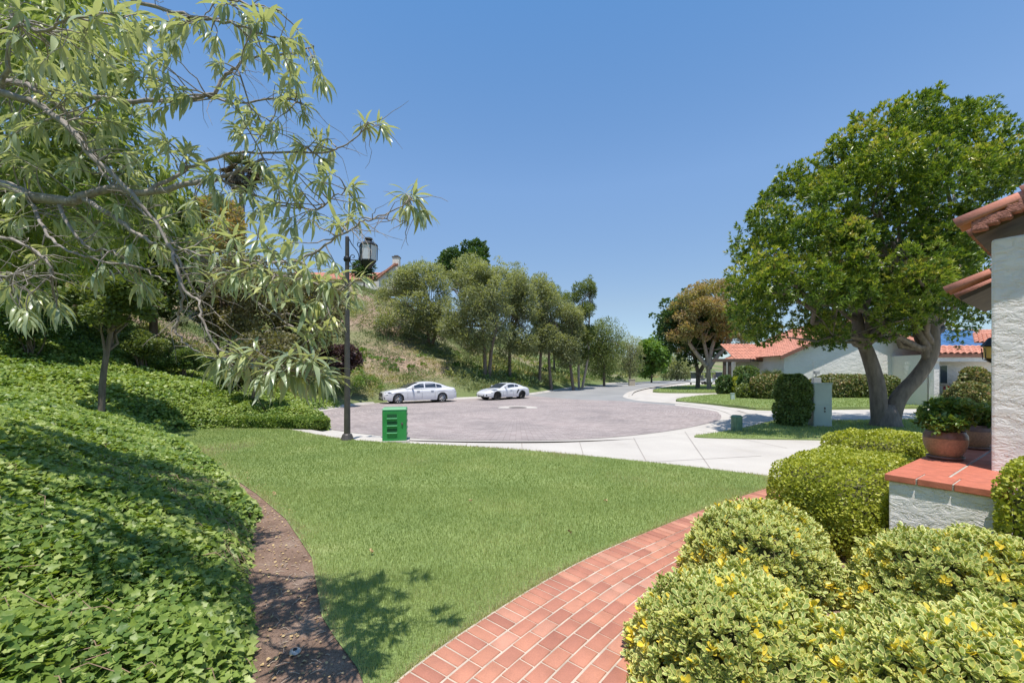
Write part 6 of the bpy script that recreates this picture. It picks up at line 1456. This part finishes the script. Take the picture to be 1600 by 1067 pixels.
LP = []; LA = []; LN = []; LS = []; LT = []
def shoot(tip, n_leaf, ls, tone):
    """leafy end of a twig: leaves spiral along the last stretch and droop"""
    p1 = Vector(tip)
    best = min(random.sample(node_pts, min(260, len(node_pts))), key=lambda q: (q[0] - p1).length + random.uniform(0, .12))
    p0 = best[0]
    if (p1 - p0).length > .9: p0 = p1 + (p0 - p1).normalized() * .45
    pts = limb(tb, p0, p1, .0045, .0018, .22, 5, 6, .02); d = (pts[-1] - pts[-3]).normalized()
    for i in range(n_leaf):
        t_ = 1 - (i / n_leaf) * random.uniform(.5, 1.0); a = pts[-3].lerp(pts[-1], t_) if t_ > 0 else pts[-3]
        th = i * 2.4; s1 = d.cross(Vector((.1, .2, 1))).normalized(); s2 = d.cross(s1); rad = s1 * math.cos(th) + s2 * math.sin(th)
        ax = d * (.25 + .55 * t_) + rad * .85 + Vector((0, 0, -.42 + .3 * t_)) + Vector([random.uniform(-.2, .2) for _ in range(3)])
        LP.append(tuple(a)); LA.append(tuple(ax)); nr = Vector((0, 0, 1)) + rad * .35 + Vector([random.uniform(-.35, .35) for _ in range(3)]); LN.append(tuple(nr)); LS.append(random.uniform(*ls) * (.75 + .35 * (1 - t_))); LT.append(tone + random.uniform(-.25, .3))
for x, y, D in tips:
    for k in range(1 if D < 1.96 else 2 if (x > 330 and y > 330) or (x > 540 or y < 120 and x > 300) else 3):
        j = 0 if k == 0 else 1
        shoot(W(x + random.uniform(-16, 16) * j, y + random.uniform(-14, 14) * j, D + random.uniform(-.12, .12) * j), random.randint(8, 13), ((.12, .18) if D < 1.96 else (.09, .16)), random.uniform(.2, .7) if y > 250 or x < 350 else random.uniform(.3, .6))
scatter('foliage', LANCE, np.array(LP), np.array(LA), np.array(LN), np.array(LS), M['long'], ft, np.clip(np.array(LT), 0, 1), smooth=True)
tb.build('trunk', M['bark_grey'], ft, smooth=True, world=True)
# denser crown of the same tree further back and to the left
back_poly = [(-80, -60), (60, -60), (150, -30), (215, 10), (235, 60), (215, 110), (240, 150), (225, 200), (270, 235), (300, 250), (310, 300), (330, 330), (340, 370), (300, 400), (240, 395), (160, 420), (90, 440), (0, 450), (-80, 440)]
cen, rr0 = puffs(back_poly, 3.7, .7, 190, .10, .26)
keep = rng.random(len(cen)) < .92; cen = cen[keep]; rr0 = rr0[keep]
pos, ax, nr, tin = leaf_cloud(cen, rr0, 1800, .7, .1, 8, .03, .3)
scatter('crown', lance(.2, 3, .4), pos, ax, nr, rng.uniform(.08, .14, len(pos)), M['long_back'], ft, tin, smooth=True)
tb = MB()
for c_ in cen[::3]: limb(tb, Vector((-4.85, 3.0, 3.3)) if c_[2] > 2.6 else Vector((-5.1, 2.8, 2.6)), c_, .012, .003, .12, 5, 8, .015)
tb.build('branches', M['bark_grey'], ft, smooth=True, world=True)

# low trimmed strip of groundcover along the back edge of the lawn
hedge('low_hedge', 'low clipped ivy hedge along the far left edge of the lawn', 'hedge', (-7.85, 13.28, 0), (3.7, .75, .36), -.05, 'ivy', 26000, (.045, .075), roundness=5, lump=.04)
